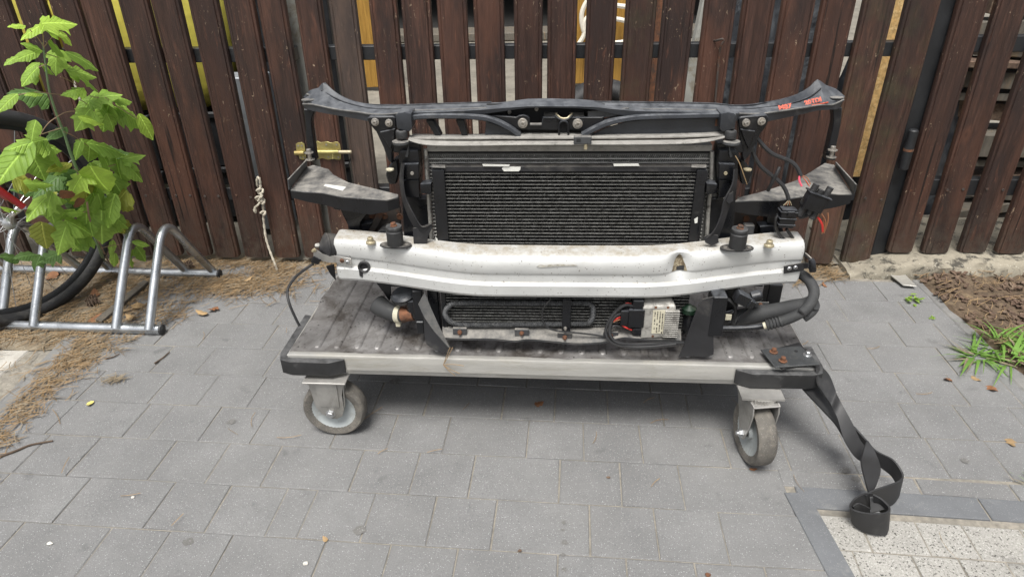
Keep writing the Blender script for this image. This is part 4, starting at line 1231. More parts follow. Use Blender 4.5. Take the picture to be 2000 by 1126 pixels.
FE.part('wing_fin', MB().prism([FE.lv(566, 371, zw), FE.lv(600, 327, zw), at(600, 312, b.y - .01), at(564, 350, a.y - .02)], (-.004, 0, 0)), 'plastic_dusty', wL, .0008)
lab = [FE.lv(u, v, zw + .0008) for u, v in ((632, 363), (640, 356.5), (676, 365.5), (669, 372.5))]
FE.part('paper_label', MB().prism(lab, (0, 0, .0006)), 'paper', wL)
poly('wing_leg', [(660, 398), (702, 404), (730, 406), (714, 420), (704, 434), (701, 472), (681, 472), (679, 440), (668, 418)], 1.498, .035, 'plastic', wL, bevel=.004, seg=2)
poly('wing_tab', [(652, 403), (664, 402), (664, 411), (650, 408)], 1.53, .01, 'plastic', wL)
wR, zw = wing([(1433, 393), (1470, 391), (1521, 391), (1570, 383), (1604, 375), (1638, 379), (1665, 379)],
              [(1446, 384), (1480, 376), (1511, 367), (1557, 351), (1588, 332), (1611, 318), (1630, 322)],
              [(1433, 412), (1470, 418), (1521, 424), (1556, 423), (1604, 410), (1638, 404), (1666, 396)], None, None, None)
a, b = FE.lv(1668, 364, zw + .018), FE.lv(1631, 321, zw + .02)
FE.part('wing_fin', MB().prism([FE.lv(1666, 379, zw), FE.lv(1631, 324, zw), at(1631, 316, b.y - .01), at(1671, 360, a.y - .02)], (.004, 0, 0)), 'plastic_dusty', wR, .0008)
poly('wing_leg', [(1500, 408), (1530, 412), (1528, 440), (1535, 472), (1505, 472), (1498, 432)], 1.51, .03, 'plastic', wR, bevel=.004, seg=2)

# rusty crash-box plates and arms behind the beam ends
rp_ = poly('crash_plate', [(706, 408), (730, 402), (782, 402), (784, 480), (700, 480), (698, 455)], 1.535, .006, 'rusty_steel', bevel=.001)
for u, v in ((727, 421), (751, 422), (781, 423)):
    FE.part('plate_hole', MB().lathe(at(u, v, 1.5345), (0, -1, 0), [(.0085, 0), (.0078, .002), (.0001, .001)], 14), 'rust', rp_)
FE.part('curved_arm', MB().ribbon(spline([at(736, 412, 1.52), at(730, 428, 1.515), at(718, 446, 1.51), at(706, 470, 1.51)], 5), spline([at(748, 416, 1.525), at(742, 432, 1.52), at(731, 450, 1.515), at(722, 472, 1.515)], 5), .006), 'rusty_steel', rp_)
poly('crash_block', [(700, 440), (728, 434), (716, 456), (708, 482), (700, 482)], 1.505, .03, 'plastic', rp_)
FE.part('crash_tube', MB().lathe(at(752, 470, 1.49), (.1, 1, 0), [(.028, 0), (.028, .05)], 18), 'plastic_dusty', rp_)
rp2 = poly('crash_plate', [(1432, 412), (1480, 410), (1508, 416), (1512, 482), (1432, 482)], 1.535, .006, 'rusty_steel', bevel=.001)
for u, v in ((1457, 427), (1484, 427)):
    FE.part('plate_hole', MB().lathe(at(u, v, 1.5345), (0, -1, 0), [(.0085, 0), (.0078, .002), (.0001, .001)], 14), 'rust', rp2)
poly('crash_block', [(1484, 442), (1512, 440), (1516, 482), (1490, 482)], 1.50, .03, 'plastic', rp2)
pbox('crash_block', 1455, 440, 1468, 480, 1.50, 1.52, 'plastic_dusty', rp2)

pm('header_grey', (.21, .205, .195), .6, var=.3, vscale=14, dirt=(.08, .078, .072), dirt_lo=.52, dirt_hi=.75, dscale=12, dust_sheen=.5)
# ---------------- radiator (behind)
RD = 1.478
a, b = at(833, 300, RD), at(1391, 300, RD)
rad = pbox('radiator', 836, 300, 1386, 540, RD + .003, RD + .026, 'rad_core', bevel=0)
pbox('header_bar', 833, 284, 1391, 296, RD - .020, RD + .03, 'dust_grey', rad, bevel=.004, seg=2)
pbox('header_foot', 833, 296, 1391, 299.5, RD - .004, RD + .03, 'core_dark', rad, bevel=.001)
tl = MB().box((0, 0, 0), (b.x - a.x, .024, .0019)).mesh('radiator_tube', 0)
tl.materials.append(MATS['rad_tube'])
z = at(1110, 309.5, RD).z
tz = []
while z > at(1110, 500, RD).z:
    link('radiator_tube', tl, None, rad, V(((a.x + b.x) / 2, RD + .010, z)))
    tz.append(z)
    z -= .0092
def fins(x0, x1, zs, gap, y0, y1, pitch, jit, seed):
    rg_ = random.Random(seed)
    m = MB()
    vs, fs = [], []
    for z in zs:
        n = int((x1 - x0) / pitch)
        o = len(vs)
        for i in range(n + 1):
            x = x0 + (x1 - x0) * i / n
            top = i % 2 == 0
            zz = z + (gap * .94 if top else gap * .06)
            bent = rg_.random() < .28
            yy = y0 + (rg_.uniform(-jit, jit * .3) if bent else 0)
            xx = x + (rg_.uniform(-.0012, .0012) if bent else 0)
            vs += [(xx, yy, zz), (x, y1, zz)]
        for i in range(n):
            q = o + 2 * i
            fs.append((q, q + 1, q + 3, q + 2))
    return m.add(vs, fs)
me = fins(a.x + .008, b.x - .008, tz, .0092, RD, RD + .003, .0024, .0015, 1)
FE.part('radiator_fins', me, 'rad_tube', rad, smooth=0, kind='stuff')
for u0, u1, dx in ((828, 851, 10), (1392, 1392, 0)):
    pass
wire('side_pipe', [(831, 291, RD - .010), (833, 330, RD - .012), (836, 365, RD - .012), (839, 410, RD - .012), (843, 470, RD - .012), (846, 520, RD - .012)], .0048, 'alu_cast', rad, sides=10)
wire('side_pipe', [(1391, 296, RD - .010), (1390, 320, RD - .012), (1388, 365, RD - .012), (1384, 400, RD - .012), (1380, 470, RD - .012), (1378, 520, RD - .012)], .0048, 'alu_cast', rad, sides=10)

# ---------------- condenser (in front)
CD = 1.44
a, b = at(868, 338, CD), at(1360, 338, CD)
zlo = .405
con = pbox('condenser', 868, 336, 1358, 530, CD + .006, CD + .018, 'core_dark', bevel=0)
x0, x1 = a.x, b.x
zt0 = at(1110, 339, CD).z
tzs = []
tl2 = MB().box((0, 0, 0), (x1 - x0, .016, .0013)).mesh('condenser_tube', 0)
tl2.materials.append(MATS['fin_tube'])
z = zt0
k = 0
while z > zlo:
    o = link('condenser_tube', tl2, None, con, V(((x0 + x1) / 2, CD + .0075 + .0006 * math.sin(k * 2.1), z)))
    tzs.append(z)
    z -= .00865
    k += 1
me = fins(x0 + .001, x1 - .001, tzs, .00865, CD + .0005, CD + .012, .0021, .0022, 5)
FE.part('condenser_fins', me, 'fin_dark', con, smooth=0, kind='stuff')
def bent_bits(x0, x1, z0, z1, y, n, seed):
    rg_ = random.Random(seed)
    vs, fs = [], []
    for _ in range(n):
        x, z = rg_.uniform(x0, x1), rg_.uniform(z0, z1)
        if fbm(x, z, seed, 9) + rg_.uniform(-.25, .25) < -.12:
            continue
        L, a_ = rg_.uniform(.0012, .0042), rg_.gauss(PI / 2, .55)
        dx, dz_ = math.cos(a_) * L, math.sin(a_) * L
        w_ = rg_.uniform(.0002, .0005)
        q = len(vs)
        vs += [(x - w_, y, z), (x + w_, y - .0004, z), (x + dx, y - rg_.uniform(.0004, .002), z + dz_)]
        fs.append((q, q + 1, q + 2))
    return MB().add(vs, fs)
FE.part('bent_fin_tips', bent_bits(x0 + .002, x1 - .002, .44, zt0, CD - .0004, 6000, 3), 'fin_tube', con, smooth=0, kind='stuff')
for xa_, xb_ in ((at(844, 330, CD).x, x0 + .001), (x1 - .001, at(1380, 330, CD).x)):
    FE.part('side_tank', MB().box(((xa_ + xb_) / 2, CD + .006, (at(1110, 330, CD).z + .40) / 2), (xb_ - xa_, .028, at(1110, 330, CD).z - .40)), 'plastic', con, .003, 2)
pbox('top_plate', 860, 325, 1366, 335.5, CD - .002, CD + .02, 'plastic_matte', con, bevel=.001)
shelf([(842, 326, CD - .010), (870, 327, CD - .010)], [(842, 320, CD + .01), (870, 321, CD + .01)], 0, .002, 'plastic_dusty', 'top_bracket')
shelf([(1350, 326, CD - .010), (1380, 327, CD - .010)], [(1350, 320, CD + .01), (1380, 321, CD + .01)], 0, .002, 'plastic_dusty', 'top_bracket')
poly('paper_sticker', [(980, 329), (984, 325.5), (1017, 326), (1016, 332), (1013, 334.5), (984, 334.5)], CD - .0035, .001, 'paper', con, bevel=0)
poly('paper_sticker', [(942, 320.5), (996, 321.5), (994, 325), (944, 324.5)], CD - .006, .001, 'paper', con, bevel=0)
poly('paper_sticker', [(1198, 320), (1247, 319.5), (1249, 324), (1199, 324.5)], CD - .006, .001, 'paper', con, bevel=0)
poly('paper_sticker', [(1356, 428), (1363, 424), (1362, 435), (1357, 436)], CD - .0095, .001, 'paper', con, bevel=0)
poly('paper_sticker', [(850, 462), (854, 466), (859, 482), (855, 487), (852, 474)], CD - .0095, .001, 'paper', con, bevel=0)

# ---------------- plastic air ducts either side of the radiator
def duct(s):
    X = (lambda u: u) if s < 0 else (lambda u: 2222 - u)
    q = lambda L: [(X(u), v) for u, v in L]
    d_ = poly('air_duct', q([(782, 288), (822, 288), (824, 310), (820, 388), (838, 388), (842, 520), (792, 520), (786, 400), (780, 330)]), 1.468, .03, 'plastic', bevel=.001)
    poly('duct_top', q([(766, 280), (820, 280), (822, 296), (800, 300), (768, 298)]), 1.452, .03, 'plastic', d_, bevel=.002)
    poly('duct_step', q([(778, 300), (783, 294), (817, 294), (819, 318), (779, 320)]), 1.438, .03, 'plastic', d_, bevel=.003, seg=2)
    poly('duct_step', q([(785, 321), (817, 320), (818, 350), (785, 351)]), 1.428, .04, 'plastic', d_, bevel=.003, seg=2)
    poly('duct_step', q([(786, 353), (818, 351), (819, 386), (790, 386)]), 1.436, .03, 'plastic', d_, bevel=.003, seg=2)
    poly('duct_fin', q([(791, 306), (798, 283), (798, 300), (796, 308)]), 1.432, .004, 'plastic_dusty', d_, bevel=.0006)
    FE.part('duct_screw', MB().lathe(at(X(805), 338, 1.428), (0, -1, 0), [(.0042, 0), (.004, .003), (.0025, .0034), (.0001, .0025)], 12), 'bolt_yellow' if s > 0 else 'bolt_steel', d_)
    # clamp that ties the condenser to the duct
    poly('duct_clip', q([(820, 360), (842, 358), (843, 378), (838, 380), (822, 378)]), 1.430, .03, 'plastic', d_, bevel=.003, seg=2)
    # side catch with rubber washer
    c_ = poly('side_catch', q([(753, 342), (758, 327), (768, 314), (776, 310), (779, 338), (774, 360), (759, 360)]), 1.468, .035, 'plastic', d_, bevel=.003)
    FE.part('catch_washer', MB().lathe(at(X(762), 332, 1.46), (0, 0, 1), [(.0095, 0), (.0095, .003), (.005, .0045), (.0001, .0045)], 14), 'bolt_yellow' if s > 0 else 'cream_plastic', d_)
    # hanging curved flap
    Lp = [(785, 318, 1.432), (781, 350, 1.430), (786, 385, 1.428), (797, 420, 1.424), (810, 446, 1.420), (812, 472, 1.418)]
    Rp = [(789, 318, 1.415), (787, 350, 1.410), (792, 385, 1.408), (808, 418, 1.406), (824, 442, 1.408), (842, 437, 1.412)]
    if s < 0:
        FE.part('duct_flap', MB().ribbon(spline([at(X(u), v, d) for u, v, d in Lp], 5), spline([at(X(u), v, d) for u, v, d in Rp], 5), .003), 'plastic_matte', d_, smooth=50)
        poly('flap_end', [(806, 446), (822, 443), (842, 436), (845, 443), (836, 462), (834, 476), (808, 476)], 1.414, .003, 'plastic_matte', d_, bevel=.0006)
    else:
        Lp = [(1440, 330, 1.432), (1438, 360, 1.425), (1430, 385, 1.42), (1420, 415, 1.416), (1410, 445, 1.412), (1400, 470, 1.41)]
        Rp = [(1434, 330, 1.41), (1430, 360, 1.405), (1414, 392, 1.402), (1408, 420, 1.40), (1396, 448, 1.40), (1378, 466, 1.402)]
        FE.part('duct_flap', MB().ribbon(spline([at(u, v, d) for u, v, d in Lp], 5), spline([at(u, v, d) for u, v, d in Rp], 5), .003), 'plastic_matte', d_, smooth=50)
        poly('flap_tongue', [(1412, 388), (1432, 374), (1433, 392), (1424, 398)], 1.405, .003, 'plastic_matte', d_, bevel=.0006)
        poly('flap_end', [(1374, 463), (1384, 458), (1402, 459), (1404, 474), (1390, 480), (1378, 474)], 1.402, .003, 'plastic_matte', d_, bevel=.0006)
duct(-1)
duct(1)
# straw blade caught on the right duct
wire('straw', [(1436, 304, 1.425), (1444, 318, 1.418), (1452, 340, 1.42), (1459, 360, 1.424)], .0012, 'needle', n=4, sides=5)
# ---------------- bumper beam: bowed, stamped profile
ZB, ZTp = .419, .528
XC = .055
def beam_y(x):
    t = (abs(x - XC) - .17) / .40
    t = max(0, min(1, t))
    t = t * t * (3 - 2 * t)
    return 1.352 + .078 * t
dentp = at(1330, 522, 1.358)
def beam_section(x):
    y = beam_y(x)
    dp = .060 if True else 0
    e = min(1, abs(x - XC) / .56)
    up_ = .004 * e
    wv = -.006 * math.exp(-((x - at(950, 490, 1.36).x) / .10) ** 2) - .005 * math.exp(-((x - at(1180, 490, 1.36).x) / .13) ** 2)
    P = [(dp, ZB + .001), (.022, ZB), (.006, ZB + .003), (.0012, ZB + .010), (.0004, ZB + .034), (.0035, ZB + .0385), (.0085, ZB + .041), (.0085, ZB + .060), (.0060, ZB + .0625), (.0045, ZB + .066),
         (.0030, ZB + .088 + wv), (.0045, ZB + .098 + wv), (.010, ZTp - .004 + wv * .8), (.018, ZTp + wv * .55), (.040, ZTp + .001 + wv * .1), (dp, ZTp + .002)]
    out = []
    for py, pz in P:
        z = pz + up_ * ((pz - ZB) / (ZTp - ZB))
        yy = y + py
        # knocked-in dent
        r2 = ((x - dentp.x) / .021) ** 2 + ((z - dentp.z) / .026) ** 2
        if py < .03:
            yy += .030 * math.exp(-r2)
            r3 = ((x - dentp.x) / .05) ** 2 + ((z - dentp.z - .02) / .03) ** 2
            yy += .005 * math.exp(-r3)
        yy += .0006 * fbm(x * 9, z * 9, 4)
        out.append(V((x, yy, z)))
    return out
xL, xR = -.506, .613
xs = [xL + .0, xL + .002, xL + .005] + [lerp(xL + .01, xR - .01, i / 160) for i in range(161)] + [xR - .005, xR - .002, xR]
secs = []
for i, x in enumerate(xs):
    sec = beam_section(x)
    k = {0: .90, 1: .965, 2: .99, len(xs) - 1: .90, len(xs) - 2: .965, len(xs) - 3: .99}.get(i, 1)
    c = V((x, sec[0].y - .03, (ZB + ZTp) / 2))
    secs.append([V((x, c.y + (p.y - c.y) * k, c.z + (p.z - c.z) * k)) for p in sec])
# subdivide between profile points for the dent
bum = FE.part('bumper_beam', MB().loft(secs), 'white_beam', smooth=30)
def beam_surf(x, z):
    sec = beam_section(x)[1:14]
    for p, q in zip(sec[:-1], sec[1:]):
        if p.z <= z <= q.z:
            return lerp(p.y, q.y, (z - p.z) / max(1e-6, q.z - p.z))
    return sec[6].y
vs, fs = [], []
rgd = random.Random(2)
for j in range(7):
    for i in range(7):
        t = j / 6
        hw = .0165 * (1 - t) ** .8 + .002
        x = dentp.x + (i / 6 - .5) * 2 * hw + rgd.uniform(-.001, .001) + .002 * (1 - t)
        z = dentp.z - .020 + .038 * t + rgd.uniform(-.001, .001)
        vs.append((x, beam_surf(x, z) - .0012, z))
for j in range(6):
    for i in range(6):
        fs.append((j * 7 + i, j * 7 + i + 1, j * 7 + i + 8, j * 7 + i + 7))
pm_ = pm('dent_dirt', (.10, .075, .045), .9, var=.6, vscale=120, dirt=(.30, .26, .18), dirt_lo=.46, dirt_hi=.6, dscale=90, bump=.002)
FE.part('dent_grime', MB().add(vs, fs), 'dent_dirt', bum, label='brown torn grime inside the dent')
hv, hf = [], []
for j in range(3):
    for i in range(6):
        x = dentp.x - .004 + .017 * i / 5 + rgd.uniform(-.001, .001)
        z = dentp.z - .0195 + .0035 * j + .004 * (i / 5) * (j > 0) + rgd.uniform(-.0008, .0008)
        hv.append((x, beam_surf(x, z) - .0022, z))
for j in range(2):
    for i in range(5):
        hf.append((j * 6 + i, j * 6 + i + 1, j * 6 + i + 7, j * 6 + i + 6))
FE.part('dent_hole', MB().add(hv, hf), 'core_dark', bum)
# tow-eye hole with black cap, left
yq = beam_y(at(711, 521, 1.40).x)
pc = at(711, 521, yq + .003)
cap = FE.part('tow_cap', MB().lathe(pc, (0, -1, 0), [(.0150, -.004), (.0150, .0035), (.0120, .004), (.0098, .002), (.0090, -.002), (.0001, -.002)], 20), 'rubber', bum)
FE.part('tow_hole', MB().lathe(pc, (0, -1, 0), [(.0088, -.0015), (.0001, -.0013)], 14, False), 'core_dark', bum)
poly('tow_flap', [(700, 523), (709, 527), (708, 542), (702, 539)], yq + .001, .002, 'plastic_matte', bum)
# scrape marks on the front
def on_beam(u, v, off=0.0):
    p = at(u, v, 1.36)
    for _ in range(4):
        p = at(u, v, beam_y(p.x) + .004 + off)
    return p
pm('scrape_tan', (.34, .32, .27), .8, var=.5, vscale=90, dirt=(.5, .49, .46), dirt_lo=.45, dirt_hi=.6, dscale=70)
sc = [on_beam(u, v, -.0025) for u, v in ((1048, 520), (1056, 516), (1068, 517.5), (1078, 516), (1100, 516), (1125, 516.5), (1128, 519), (1098, 519.5), (1070, 521.5), (1054, 522.5))]
FE.part('scrape', MB().prism(sc, (0, .0012, 0)), 'scrape_tan', bum, .0, label='tan scrape mark on the front of the beam')

# flange bolts and rubber mounts on top of the beam
def top_pt(u, v):
    return FE.lv(u, v, ZTp + .004)
for u, v in ((724, 473), (1502, 479)):
    p = top_pt(u, v)
    FE.part('flange_bolt', MB().lathe(p, (0, 0, 1), [(.0115, -.002), (.0115, .002), (.0085, .003), (.0075, .004), (.0072, .012), (.006, .0132), (.0035, .0132), (.003, .010), (.0001, .010)], 12), 'bolt_yellow', bum, smooth=30)
for u, v, tl_ in ((773, 479, -.1), (1439, 485, .12)):
    p = top_pt(u, v)
    n = 26
    pts = [p + V((.038 * math.cos(2 * PI * k / n), .018 * math.sin(2 * PI * k / n), -.001)) for k in range(n)]
    fl = FE.part('mount_flange', MB().prism(pts, (0, 0, .0045)), 'plastic_matte', bum, .001)
    for s_ in (-1, 1):
        FE.part('flange_rivet', MB().lathe(p + V((.027 * s_, -.002, .0036)), (0, 0, 1), [(.0045, 0), (.0042, .0015), (.002, .002)], 10), 'bolt_steel', bum)
    FE.part('rubber_mount', MB().lathe(p + V((0, 0, .003)), (0, 0, 1), [(.0195, 0), (.0190, .006), (.0190, .034), (.0175, .036), (.0168, .040), (.0190, .041), (.0190, .0445), (.0180, .0465), (.007, .047)], 24), 'rubber', bum, smooth=30)
    FE.part('mount_bolt', MB().lathe(p + V((0, 0, .050)), (tl_, 0, 1), [(.009, 0), (.009, .0015), (.0068, .002), (.0068, .0075), (.005, .0085)], 6), 'rust', bum, smooth=20)

# end brackets with screws
def beam_plate(px, off, th, mat, name):
    return FE.part(name, MB().prism([on_beam(u, v, off) for u, v in px], (0, th, 0)), mat, bum, .0006)
bl = beam_plate([(652, 499), (686, 505), (687, 516), (684, 518.5), (652, 512)], -.007, .003, 'fork_steel', 'end_bracket')
FE.part('bracket_arm', MB().ribbon([on_beam(654, 499.5, -.007), at(643, 500, 1.425), at(630, 496, 1.424), at(613, 484, 1.43)], [on_beam(654, 512, -.007), at(643, 512, 1.425), at(630, 509, 1.424), at(613, 499, 1.43)], .003), 'fork_steel', bum)
br = beam_plate([(1531, 520), (1570, 513), (1571, 526), (1568, 529), (1531, 534.5)], -.007, .003, 'plastic_matte', 'end_bracket')
for (u, v, m) in ((668, 508.5, 'rust'), (678.5, 511.5, 'zinc'), (1541.5, 524, 'zinc'), (1553.5, 522, 'zinc')):
    p = on_beam(u, v, -.0072)
    s_ = FE.part('bracket_screw', MB().lathe(p, (0, -1, 0), [(.0055, 0), (.0053, .0018), (.0035, .0032), (.0001, .0034)], 14), m, bum, smooth=50)
    FE.part('screw_slot', MB().box(p + V((0, -.0034, 0)), (.0055, .0006, .0009), Matrix.Rotation(.6, 3, 'Y')).box(p + V((0, -.0034, 0)), (.0009, .0006, .0055), Matrix.Rotation(.6, 3, 'Y')), 'core_dark', bum, kind='stuff')
hexbolt(615, 488, 1.428, .0052, 'bolt_yellow', (-.5, -1, .1), bum)
hexbolt(571, 0, 1.4, .0001, parent=bum) if False else None

# horn, connector and its cable at the left end
hc = at(640, 482, 1.455)
hax = V((-.86, -.46, .10))
horn = FE.part('horn', MB().lathe(hc, hax, [(.018, -.026), (.030, -.022), (.0335, -.010), (.0335, -.003), (.0350, -.001), (.0350, .003), (.0315, .005), (.0295, .008), (.022, .012), (.013, .017), (.011, .020), (.0001, .021)], 26), 'plastic_matte', smooth=30)
FE.part('horn_stud', MB().lathe(hc + hax * .016 + V((-.004, 0, .006)), hax, [(.006, 0), (.006, .006), (.004, .010)], 8), 'alu_cast', horn)
FE.part('horn_connector', MB().hexa([at(u, v, d) for d, q in ((1.41, ((606, 512), (622, 517), (628, 506), (612, 499))), (1.435, ((606, 512), (622, 517), (628, 506), (612, 499)))) for u, v in q]), 'plastic', horn, .002)
wire('horn_cable', [(612, 515, 1.42), (597, 525, 1.415), (580, 538, 1.41), (566, 556, 1.40), (561, 570, 1.39), (565, 592, 1.375), (575, 616, 1.365), (585, 636, 1.36)], .0034, 'wire_black', horn)
poly('horn_bracket', [(636, 520), (652, 516), (656, 548), (645, 536)], 1.462, .004, 'plastic', horn)

# small sensor at the right end
s0, s1 = at(1572, 500, 1.43), at(1588, 528, 1.42)
sen = FE.part('sensor', MB().tube([at(1584, 506, 1.425), at(1586, 512, 1.423), at(1587, 523, 1.42), at(1587.5, 530, 1.418)], [.006, .0082, .0084, .0078], 12), 'plastic', smooth=30)
FE.part('sensor_socket', MB().tube([at(1587.5, 529.5, 1.4178), at(1587.6, 531, 1.4172)], .006, 10), 'core_dark', sen)
FE.part('sensor_tab', MB().ribbon([on_beam(1569, 514, -.006), at(1578, 513, 1.42), at(1582, 516, 1.42)], [on_beam(1570, 524, -.006), at(1578, 523, 1.42), at(1582, 525, 1.42)], .002), 'plastic_matte', sen)
wire('sensor_wire', [(1571, 498, 1.45), (1577, 503, 1.44), (1584, 508, 1.43)], .0022, 'wire_black', sen)
wire('sensor_wire', [(1573, 494, 1.45), (1580, 500, 1.44), (1587, 507, 1.43)], .0018, 'bolt_steel', sen)

# ---------------- lower cooler, finned oil loop and tray (below the beam)
LD = 1.398
a, b = at(872, 590, LD), at(1346, 590, LD)
z0_, z1_ = at(1110, 652, LD).z, .437
low = FE.part('lower_cooler', MB().box(((a.x + b.x) / 2, LD + .010, (z0_ + z1_) / 2), (b.x - a.x, .010, z1_ - z0_)), 'core_dark')
tl3 = MB().box((0, 0, 0), (b.x - a.x, .013, .0018)).mesh('cooler_tube', 0)
tl3.materials.append(MATS['fin_tube'])
zs = []
z = z1_
while z > z0_ + .004:
    link('cooler_tube', tl3, None, low, V(((a.x + b.x) / 2, LD + .0052, z)))
    zs.append(z)
    z -= .0084
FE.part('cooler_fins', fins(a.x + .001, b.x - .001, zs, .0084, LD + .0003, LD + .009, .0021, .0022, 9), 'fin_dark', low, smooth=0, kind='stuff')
FE.part('bent_fin_tips', bent_bits(a.x + .002, b.x - .002, z0_, z1_, LD - .0004, 1800, 4), 'fin_tube', low, smooth=0, kind='stuff')
FE.part('cooler_tank', MB().box((a.x - .006, LD + .006, (z0_ + z1_) / 2), (.012, .026, z1_ - z0_)), 'plastic', low, .003, 2)
pm('loop_metal', (.075, .077, .08), .6, .3, var=.5, vscale=100, dirt=(.2, .2, .19), dirt_lo=.56, dirt_hi=.7, dscale=120)
# finned loop: rings of alternating radius along the pipe
def finned(px, r0, r1, step, name):
    path = spline([at(u, v, LD - .012) for u, v in px], 14)
    # resample evenly
    L = [0]
    for i in range(1, len(path)):
        L.append(L[-1] + (path[i] - path[i - 1]).length)
    n = int(L[-1] / step)
    pts, rs, j = [], [], 0
    for i in range(n + 1):
        s_ = L[-1] * i / n
        while j < len(L) - 2 and L[j + 1] < s_:
            j += 1
        t = (s_ - L[j]) / max(1e-9, L[j + 1] - L[j])
        pts.append(path[j].lerp(path[j + 1], t))
        rs.append(r1 if i % 2 else r0)
    return FE.part(name, MB().tube(pts, rs, 10), 'loop_metal', low, smooth=0)
finned([(1140, 632), (1060, 633), (980, 634), (905, 634), (884, 630), (872, 619), (870, 607), (878, 597), (895, 592), (980, 592), (1060, 592), (1140, 592), (1152, 594), (1158, 602), (1157, 620), (1150, 630), (1140, 632)], .0050, .0072, .0020, 'oil_loop')
pbox('loop_bracket', 1099, 586, 1114, 648, LD - .024, LD - .018, 'plastic', low, bevel=.001)
hexbolt(1104, 640, LD - .024, .0042, 'bolt_steel', parent=low)
wire('thin_cable', [(1075, 585, LD - .03), (1062, 600, LD - .03), (1059, 620, LD - .03), (1068, 638, LD - .032), (1090, 646, LD - .032), (1130, 650, LD - .032), (1170, 655, LD - .03), (1210, 664, LD - .03)], .0022, 'wire_black', low)
# tray
tf = [(866, 662), (900, 664), (960, 664), (1005, 668), (1030, 665), (1080, 669), (1130, 673), (1180, 670), (1215, 662), (1250, 664), (1330, 668)]
tb = [(864, 640), (900, 640), (960, 641), (1005, 641), (1030, 641), (1080, 642), (1130, 643), (1180, 643), (1215, 643), (1250, 644), (1330, 645)]
f = spline([at(u, v, LD - .034) for u, v in tf], 4)
g = spline([at(u, v, LD - .010) for u, v in tb], 4)
tray = FE.part('lower_tray', MB().loft([[p, V((p.x, p.y + .01, p.z - .003)), V((q.x, q.y + .01, q.z)), q, V((p.x, p.y - .001, p.z + .006))] for p, q in zip(f, g)]), 'plastic_dusty', smooth=40)
for u, v in ((898, 648), (1019, 650), (1103, 658), (1193, 655)):
    pbox('tray_pad', u - 14, v - 7, u + 14, v + 6, LD - .028, LD - .02, 'plastic_dusty', tray, bevel=.001)
    hexbolt(u, v, LD - .029, .0058, 'rust', parent=tray)

# ---------------- fan control unit with fins, plug and cables
EY = 1.362
ecu_b = poly('control_unit', [(1256, 600), (1320, 600), (1318, 658), (1252, 660)], EY, .03, 'alu_cast', bevel=.0015)
FE.part('unit_shoulder', MB().hexa([at(1256, 600, EY), at(1321, 600, EY), at(1321, 600, EY + .03), at(1256, 600, EY + .03), at(1258, 581, EY + .02), at(1312, 581, EY + .02), at(1312, 581, EY + .03), at(1258, 581, EY + .03)]), 'alu_cast', ecu_b, .002)
a, b = at(1300, 604, EY), at(1322, 657, EY)
nf = 13
for i in range(nf):
    z = lerp(a.z, at(1318, 657, EY).z, (i + .5) / nf)
    FE.part('cooling_fin', MB().box(((a.x + b.x) / 2 - .001, EY - .002, z), (b.x - a.x, .010, .0024)), 'alu_cast', ecu_b, .0006)
lb = poly('rating_label', [(1276, 606), (1300, 606), (1297, 651), (1272, 651)], EY - .0012, .0012, 'label_cream', ecu_b, bevel=0)
rgl = random.Random(4)
for ci, u in enumerate((1279, 1284, 1289, 1294)):
    v = 608
    while v < 648:
        h_ = rgl.choice((2, 3, 5))
        uu = u - (v - 608) * .07
        if rgl.random() < .78:
            pbox('label_print', uu, v, uu + 1.6, v + h_ - 1, EY - .0016, EY - .0012, 'ink', lb, bevel=0)
        v += h_
for u, v in ((1281, 600), (1305, 600), (1275, 656), (1299, 656)):
    FE.part('unit_screw', MB().lathe(at(u, v, EY), (0, -1, 0), [(.0034, 0), (.003, .001), (.0012, .0004)], 10), 'rust', ecu_b)
plug = pbox('plug', 1229, 606, 1257, 640, EY - .004, EY + .024, 'plastic', bevel=.002, seg=2)
pbox('plug_back', 1213, 608, 1230, 636, EY + .0, EY + .022, 'plastic', plug, bevel=.003, seg=2)
pbox('plug_small', 1237, 587, 1257, 605, EY + .002, EY + .02, 'plastic', plug, bevel=.002)
pbox('plug_small', 1236, 642, 1256, 655, EY + .002, EY + .02, 'plastic', plug, bevel=.002)
for L_, m, r in (([(1237, 597, 1.37), (1224, 595, 1.368), (1212, 600, 1.366), (1196, 616, 1.365), (1184, 640, 1.36), (1186, 658, 1.352), (1200, 670, 1.345), (1230, 677, 1.34), (1270, 677, 1.34), (1320, 672, 1.345)], 'wire_black', .0042),
                 ([(1216, 612, 1.37), (1202, 616, 1.366), (1192, 634, 1.36), (1192, 654, 1.35), (1206, 668, 1.343), (1240, 672, 1.342), (1290, 670, 1.345), (1335, 668, 1.35)], 'wire_black', .0040),
                 ([(1214, 618, 1.37), (1206, 621, 1.367), (1197, 627, 1.364)], 'wire_red', .0020), ([(1214, 623, 1.37), (1206, 625, 1.367), (1196, 629, 1.364)], 'wire_brown', .0020),
                 ([(1236, 595, 1.372), (1226, 592, 1.37), (1217, 596, 1.367)], 'wire_red', .0020), ([(1214, 634, 1.37), (1222, 639, 1.364), (1234, 644, 1.364)], 'wire_red', .0020),
                 ([(1215, 638, 1.37), (1200, 636, 1.366), (1190, 646, 1.36)], 'wire_black', .003)):
    wire('cable', L_, r, m, plug)
# receiver bottle beside the unit
rb = FE.part('receiver', MB().lathe(at(1346, 640, 1.395), (0, 0, 1), [(.016, -.01), (.018, -.004), (.018, .030), (.0165, .034), (.0165, .052), (.012, .056)], 18), 'plastic')
FE.part('receiver_cap', MB().lathe(at(1346, 603, 1.392), (0, 0, 1), [(.0172, -.008), (.0172, .003), (.012, .006), (.004, .012)], 18), 'green_plastic', rb)

